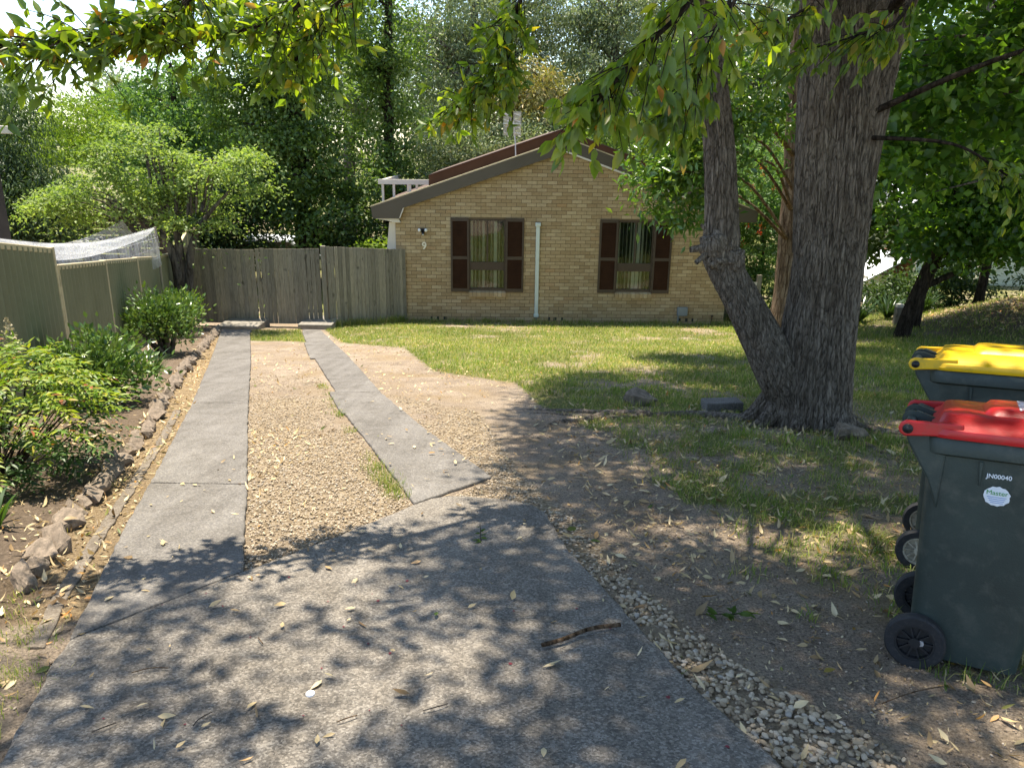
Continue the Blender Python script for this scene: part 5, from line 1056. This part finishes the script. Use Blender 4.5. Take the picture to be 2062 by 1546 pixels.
A = scatter(1500, .6, 3, 1.6, 6, lambda x, y: .5+0*x); sets.append(pebbles(A, g.uniform(.003, .010, len(A)), (ico, icf)))
V, F = join(sets); tag(big('gravel', V, F, MT['pebble'], None, True), 'tan river pebbles between and beside the driveway strips', 'gravel', kind='stuff')
# dry leaves
def dry(P, Ls, curl=None):
    n = len(P); a = g.uniform(0, 6.28, n); D = np.stack([np.cos(a), np.sin(a), g.normal(size=n)*.22], 1); Nn = unit(np.stack([g.normal(size=n)*.45, g.normal(size=n)*.45, np.ones(n)], 1))
    P = P.copy(); P[:, 2] += .004+g.uniform(0, .014, n); return fineleaves(P, D, Nn, Ls, Ls*g.uniform(.14, .5, n), g.uniform(-.9, .6, n) if curl is None else curl)
def lit_f(x, y):
    bedd = pdist(x, y, [(p+.26, q-.05) for p, q in BED]); under = np.clip(1.3-np.hypot((x-2.6)/3.2, (y-6.2)/3.6), 0, 1)*.5
    return np.maximum(np.where((bedd < .3) & (y > 2), 1.0, 0), np.maximum(under, .14)*np.clip((n2(x, y, 2.2, 40)-.3)*3, .1, 1))
sets = []
A = scatter(16000, -6.6, -1.6, 2.0, 16, lambda x, y: lit_f(x, y)*np.where(pdist(x, y, [(p+.26, q-.05) for p, q in BED]) < .34, 1, .15)); sets.append(dry(A, g.uniform(.02, .075, len(A))))
A = scatter(15000, .2, 6, 1.7, 9.5, lit_f); sets.append(dry(A, g.uniform(.025, .085, len(A))))
A = scatter(5200, .5, 3.6, 1.7, 7.5, lambda x, y: np.clip((n2(x, y, 3.2, 44)-.35)*3, .1, 1)*np.clip((y-1.2)/2, .3, 1)); sets.append(dry(A, g.uniform(.022, .06, len(A))))
A = scatter(16000, -4, 8, 8.0, 18, lambda x, y: .4*np.clip((n2(x, y, 1.1, 41)-.3)*3, .1, 1)); sets.append(dry(A, g.uniform(.025, .07, len(A))))
A = scatter(3200, -3.7, .5, 3.2, 13, lambda x, y: .6+0*x); sets.append(dry(A, g.uniform(.012, .04, len(A))))
A = scatter(16000, .3, 5, 1.6, 7, lambda x, y: .7+0*x); sets.append(dry(A, g.uniform(.006, .02, len(A))))
A = scatter(9000, 9.5, 15, 14, 20, lambda x, y: np.clip(1.3-np.hypot((x-12.3)/2.9, (y-17)/2.4), 0, 1)); sets.append(dry(A, g.uniform(.04, .12, len(A))))
A = scatter(4200, -4.2, -1.6, 1.6, 6.5, lambda x, y: .6+0*x); sets.append(dry(A, g.uniform(.02, .07, len(A))))
V, F = join(sets); tag(big('leaf_litter', V, F, MT['litter'], None, True), 'dry tan and orange leaf litter scattered over the ground', 'leaf litter', kind='stuff')
m, N, L, P = newmat('soil_crumb'); gg = N.new('ShaderNodeNewGeometry')
L.new(ramp(N, L, gg.outputs['Random Per Island'], [(0, (.1, .075, .052)), (.5, (.2, .152, .11)), (.9, (.3, .235, .17)), (1, (.45, .38, .3))]), P.inputs['Base Color']); P.inputs['Roughness'].default_value = .95
A = scatter(26000, -3.4, 4.5, 1.6, 6.5, lambda x, y: np.clip((n2(x, y, 4, 50)-.3)*3, .1, 1)*np.where(x > .4, 1, .6)); A[:, 2] += .004; V, F = pebbles(A, g.uniform(.002, .009, len(A))**1, (ico, icf))
tag(big('soil_crumbs', V, F, m, None), 'crumbs of dry brown soil and tiny stones on the bare ground', 'soil', kind='stuff')
# single fallen leaves lying on the concrete
Vl, Fl = fineleaves(np.zeros((4, 3)), np.array([[0, 1., 0]]*4), np.array([[0, 0, 1.]]*4), 1.0, np.array([.42, .2, .3, .5]), np.array([-.25, -.4, .1, -.15])); lm = []
for k in range(4):
    me = npmesh('fallen_leaf', Vl[k*10:(k+1)*10], Fl[(Fl >= k*10).all(1) & (Fl < (k+1)*10).all(1)]-k*10); me.materials.append(MT['litter']); me.polygons.foreach_set('use_smooth', np.ones(len(me.polygons), bool)); lm.append(me)
cnt = 0
while cnt < 130:
    x, y = g.uniform(-2.2, 1.0), g.uniform(1.85, 6.5) if cnt % 3 else g.uniform(1.85, 9)
    if not bool(on_conc(np.array([x]), np.array([y]))[0]): continue
    o = bpy.data.objects.new('fallen_leaf', lm[int(g.integers(4))]); COL.objects.link(o); s = g.uniform(.02, .065); o.scale = (s, s, s); o.location = (x, y, gz(x, y)+.042); o.rotation_euler = (R(-8)+.15*g.normal(), .2*g.normal(), g.uniform(0, 6.28))
    wh = 'on the wide concrete apron in the foreground' if inpoly(np.array([x]), np.array([y]), APRON)[0] else ('on the left concrete wheel strip' if inpoly(np.array([x]), np.array([y]), STRIPS[0])[0] else 'on the right concrete wheel strip')
    tag(o, 'small dry leaf lying '+wh, 'leaf', 'fallen leaves on the concrete'); cnt += 1
def stick(label, pts_, r0, mk='bark2', name='stick'):
    x, y = pts_[0][:2]; o = MB().tube(resample([(p[0]-x, p[1]-y, gz(p[0], p[1])-gz(x, y)+p[2], r0*p[3]) for p in pts_], 14)[:, :3], r0, 7).build(name, MT[mk], None, True); o.location = (x, y, gz(x, y)+.034); return tag(o, label, 'stick')
stick('peeling brown stick lying across the concrete apron', [(.13, 2.56, .012, 1), (.22, 2.60, .02, 1), (.33, 2.69, .018, 1), (.46, 2.74, .012, 1)], .0085)
for k, (x, y, a, ln) in enumerate([(-1.35, 2.33, .3, .12), (-1.0, 2.02, 1.2, .08), (-.55, 2.05, .6, .07), (-.28, 2.12, .5, .09), (1.28, 2.2, .4, .3), (1.05, 2.6, 2.6, .16), (-.95, 2.55, 2.2, .06), (-1.3, 1.98, .8, .07)]):
    ca, sa = math.cos(a), math.sin(a); o = stick('thin dark twig lying on the '+('bare soil in front of the bins' if x > .9 else 'concrete apron near the camera'), [(x, y, .006, 1), (x+ca*ln*.5+random.uniform(-.012, .012), y+sa*ln*.5+random.uniform(-.012, .012), .010, 1), (x+ca*ln, y+sa*ln, .006, 1)], .002, 'bark4' if k % 2 else 'bark2', 'twig'); o['group'] = 'twigs on the ground'
bc = MB().tube([(0, 0, 0), (0, 0, .005), (0, 0, .007)], [.016, .015, .011], 21).build('bottle_cap', MT['tin'], None); bc.location = (-.68, 2.22, gz(-.68, 2.22)+.032); tag(bc, 'white metal bottle cap lying on the concrete apron', 'bottle cap')
for k in range(26):
    x, y = g.uniform(-1.5, .7), g.uniform(1.9, 3.2); 
    if not bool(on_conc(np.array([x]), np.array([y]))[0]): continue
    n_ = 9; rr0 = g.uniform(.003, .009); a0 = g.uniform(0, 6)
    MB().add([(x+math.cos(a0+6.283*q/n_)*rr0*g.uniform(.5, 1.3), y+math.sin(a0+6.283*q/n_)*rr0*g.uniform(.5, 1.2)*1.3, 0) for q in range(n_)], [tuple(range(n_))]).build('berry_stain', MT['magenta'], ap)
    st_ = bpy.data.objects[-1] if False else ap.children[-1]
    for v_ in st_.data.vertices: v_.co.z = gz(v_.co.x, v_.co.y)+.0335
def sprig(label, x, y, n, ln, seed):
    g_ = np.random.default_rng(seed); z = gz(x, y)+.03; t = empty('leafy_sprig', (x, y, z), 0, label, 'sprig')
    a = g_.uniform(0, 6.28); P_ = np.array([[math.cos(a)*.2*(q/n-.5), math.sin(a)*.2*(q/n-.5), .012] for q in range(n)]); D = unit(np.stack([g_.normal(size=n), g_.normal(size=n), .25*g_.uniform(size=n)], 1))
    V, F = fineleaves(P_, D, unit(g_.normal(size=(n, 3))*.4+np.array([0, 0, 1])), ln*g_.uniform(.7, 1.2, n), ln*.42, .1); tag(big('leaf_tuft', V, F, MT['camphor_shade'], t, True), kind='stuff')
    MB().tube([(-math.cos(a)*.12, -math.sin(a)*.12, .01), (math.cos(a)*.12, math.sin(a)*.12, .012)], .002, 5).build('stem', MT['bark3'], t)
sprig('green leafy sprig fallen on the bare soil', .93, 2.86, 16, .06, 1); sprig('small green sprig fallen on the concrete apron', -.16, 3.78, 9, .045, 2)

# ------------------------------------------------------------------ wheelie bins (local: x towards the lid's front, origin on the ground under the axle)
def rrect(x0, x1, y0, y1, r0, n=6):
    out = []
    for cx, cy, a0 in ((x1-r0, y1-r0, 0), (x0+r0, y1-r0, 90), (x0+r0, y0+r0, 180), (x1-r0, y0+r0, 270)):
        for k in range(n+1): a = R(a0+90*k/n); out.append((cx+r0*math.cos(a), cy+r0*math.sin(a)))
    return out
def loft(mb, rings, cap0=True, cap1=True):
    n = len(rings[0]); b = len(mb.v); vs = [p for r0 in rings for p in r0]; fs = []
    for k in range(len(rings)-1): fs += [(k*n+i, k*n+(i+1) % n, (k+1)*n+(i+1) % n, (k+1)*n+i) for i in range(n)]
    if cap0: fs.append(tuple(range(n))[::-1])
    if cap1: fs.append(tuple(range((len(rings)-1)*n, len(rings)*n)))
    mb.add(vs, fs)
def ring(x0, x1, hw, z, r0): return [(x, y, z) for x, y in rrect(x0, x1, -hw, hw, r0)]
def wheelie(label, loc, yaw, Hh, D0, D1, W0, W1, lid, hubmat, tilt):
    t = empty('wheelie_bin', loc, yaw, label, 'wheelie bin'); t.rotation_euler = (tilt[0], tilt[1], yaw)
    mb = MB(); rg = []
    for z, f in ((.04, 0), (.06, .01), (.35, .4), (Hh-.10, .93), (Hh-.095, .94)): rg.append(ring(-.005, D0+(D1-D0)*f, (W0+(W1-W0)*f)/2, z, .05))
    loft(mb, rg, True, False)
    loft(mb, [ring(-.005, D1, W1/2, Hh-.095, .055), ring(-.02, D1+.02, W1/2+.02, Hh-.085, .06), ring(-.022, D1+.024, W1/2+.024, Hh-.03, .06), ring(-.015, D1+.015, W1/2+.015, Hh-.02, .055)], True, True)
    bo = mb.build('body', MT['bin'], t, True); m_ = bo.modifiers.new('e', 'EDGE_SPLIT'); m_.split_angle = R(50)
    for sy in (-1, 1): MB().prism([(.16, Hh-.1), (.172, Hh-.1), (.168, Hh-.19)], sy*(W1/2-.02), sy*(W1/2+.008)).build('rib', MT['bin'], t)
    # hinge brackets and handle behind
    for sy in (-1, 1): MB().prism([(.04, Hh-.30), (.0, Hh-.19), (-.075, Hh-.06), (-.09, Hh-.01), (-.06, Hh+.02), (.06, Hh-.02)], sy*W1*.40, sy*(W1*.40+.05)).build('hinge_bracket', MT['bin'], t, bevel=.008)
    hd = MB().tube([(-.075, -W1*.36, Hh+.0), (-.075, W1*.36, Hh+.0)], .017, 14)
    for y in (-.07, .07): hd.tube([(-.075, y-.008, Hh), (-.075, y+.008, Hh)], .034, 16).prism([(-.095, Hh-.02), (-.06, Hh+.035), (.05, Hh+.0), (.03, Hh-.06)], y-.01, y+.01)
    hd.build('handle', MT['bin'], t, True).modifiers.new('e', 'EDGE_SPLIT').split_angle = R(40)
    # lid: flange, shoulder, raised panel, hinge arms
    z = Hh-.012; mb = MB()
    loft(mb, [ring(-.005, D1+.045, W1/2+.035, z-.012, .06), ring(-.01, D1+.05, W1/2+.04, z, .065), ring(-.005, D1+.045, W1/2+.035, z+.02, .065), ring(.015, D1+.02, W1/2+.01, z+.034, .06), ring(.03, D1-.02, W1/2-.035, z+.062, .06), ring(.05, D1-.05, W1/2-.07, z+.068, .05)])
    loft(mb, [ring(.16, D1-.04, W1/2-.08, z+.066, .04), ring(.18, D1-.06, W1/2-.10, z+.088, .035), ring(.20, D1-.08, W1/2-.12, z+.092, .03)])
    lo_ = mb.build('lid', MT[lid], t, True); lo_.modifiers.new('e', 'EDGE_SPLIT').split_angle = R(38)
    for sy in (-1, 1):
        y0 = sy*(W1/2+.018); arm = MB().prism([(.1, z+.045), (.1, z-.005), (.0, z-.012), (-.06, z-.018), (-.085, z-.022), (-.103, z-.012), (-.11, z+.008), (-.103, z+.028), (-.085, z+.038), (-.05, z+.038)], y0-.012, y0+.012).build('hinge_arm', MT[lid], lo_, bevel=.006)
        MB().tube([(-.078, y0-.018, z+.008), (-.078, y0+.018, z+.008)], .018, 14).tube([(-.078, y0-.024, z+.008), (-.078, y0+.024, z+.008)], .009, 10).build('hinge_pin', MT['black'], lo_, True)
    # axle and wheels
    MB().tube([(.04, -W0/2-.05, .105), (.04, W0/2+.05, .105)], .012, 10).build('axle', MT['alu'], t)
    rw = .106
    for sy in (-1, 1):
        yc = sy*(W0/2+.035); wv = MB(); prof = [(rw*.66, -.024), (rw*.93, -.026), (rw, -.017), (rw, .017), (rw*.93, .026), (rw*.66, .024)]; n = 40
        vs = [(.02+math.cos(6.2832*i/n)*p, yc+q, .105+math.sin(6.2832*i/n)*p) for p, q in prof for i in range(n)]; fs = [(k*n+i, k*n+(i+1) % n, ((k+1) % 6)*n+(i+1) % n, ((k+1) % 6)*n+i) for k in range(6) for i in range(n)]
        wv.add(vs, fs); wo_ = wv.build('wheel', MT['tyre'], t, True); wo_.modifiers.new('e', 'EDGE_SPLIT').split_angle = R(35)
        hb = MB(); ri = rw*.67
        vs = [(.02+math.cos(6.2832*i/n)*p, yc+q, .105+math.sin(6.2832*i/n)*p) for p, q in ((ri, -.021), (ri*.88, -.021), (ri*.86, .0), (ri, .0)) for i in range(n)]; hb.add(vs, [(k*n+i, k*n+(i+1) % n, ((k+1) % 4)*n+(i+1) % n, ((k+1) % 4)*n+i) for k in range(4) for i in range(n)])
        hb.tube([(.02, yc-.024, .105), (.02, yc+.024, .105)], .02, 16)
        for k in range(10):
            a = 6.2832*k/10; Mx = Matrix.Translation((.02, yc, .105)) @ Matrix.Rotation(a, 4, 'Y'); hb.box(.015, ri*.9, -.014, .002, -.0035, .0035, Mx)
        hb.tube([(.02, yc-.002, .105), (.02, yc+.004, .105)], ri*.86, 24)
        hb.build('hub', MT[hubmat], wo_)
    return t, lo_, bo
tz = -math.atan(.143)
RB, rlid, rbody = wheelie('dark green wheelie bin with a red lid standing in front of the yellow-lidded bin', (1.66, 2.74, gz(1.66, 2.74)-.005), R(-30), .935, .36, .47, .40, .455, 'redlid', 'black', (tz*.8, -.062))
YB, ylid, _ = wheelie('dark green wheelie bin with a yellow lid behind the red-lidded bin', (2.19, 3.72, gz(2.19, 3.72)-.005), R(-30), 1.06, .46, .62, .46, .56, 'yellowlid', 'hub', (tz*.8, -.062))
# lettering on the red lid, stamped number and torn sticker on the side
for k, (s, x, sz) in enumerate((('LANDFILL', .285, .052), ('General', .345, .044), ('waste', .395, .044))):
    o = text('lettering', s, sz, MT['white_ink'], rlid, (x, -.01, .935-.012+.0935), (0, 0, R(-90)), .0006, .0008)
sx, sz = .225, .715
f = (sz-.06)/(.925-.16); hw = (.40+(.455-.40)*(.40+.53*(sz-.35)/(.825-.35)))/2
lean = math.atan((.455-.40)*.53/2/(.825-.35)); st = empty('x'); bpy.data.objects.remove(st)
V_ = [(math.cos(6.2832*i/26)*.042*(1+.05*math.sin(i*2.4)+(.0 if i % 7 else -.08)), math.sin(6.2832*i/26)*.036*(1+.05*math.cos(i*3.1)), 0) for i in range(26)]
sk = MB().add(V_, [tuple(range(26))]).build('sticker', MT['sticker'], rbody); sk.location = (sx, -hw-.004, sz); sk.rotation_euler = (R(90)+lean, 0, 0)
o = text('lettering', 'Master', .024, MT['green_ink'], sk, (0, .012, .0012), (0, 0, 0), .0003)
ln_ = MB()
for k in range(4): ln_.box(-.03+.004*k, .03-.003*k, -.004-.007*k, -.0022-.007*k, .0008, .0014)
ln_.build('printed_line', MT['blue_ink'], sk)
o = text('stamped_number', 'JN00040', .022, MT['sticker'], rbody, (sx, -hw-.008, sz+.072), (R(90)+lean, 0, 0), .0004, .0004)
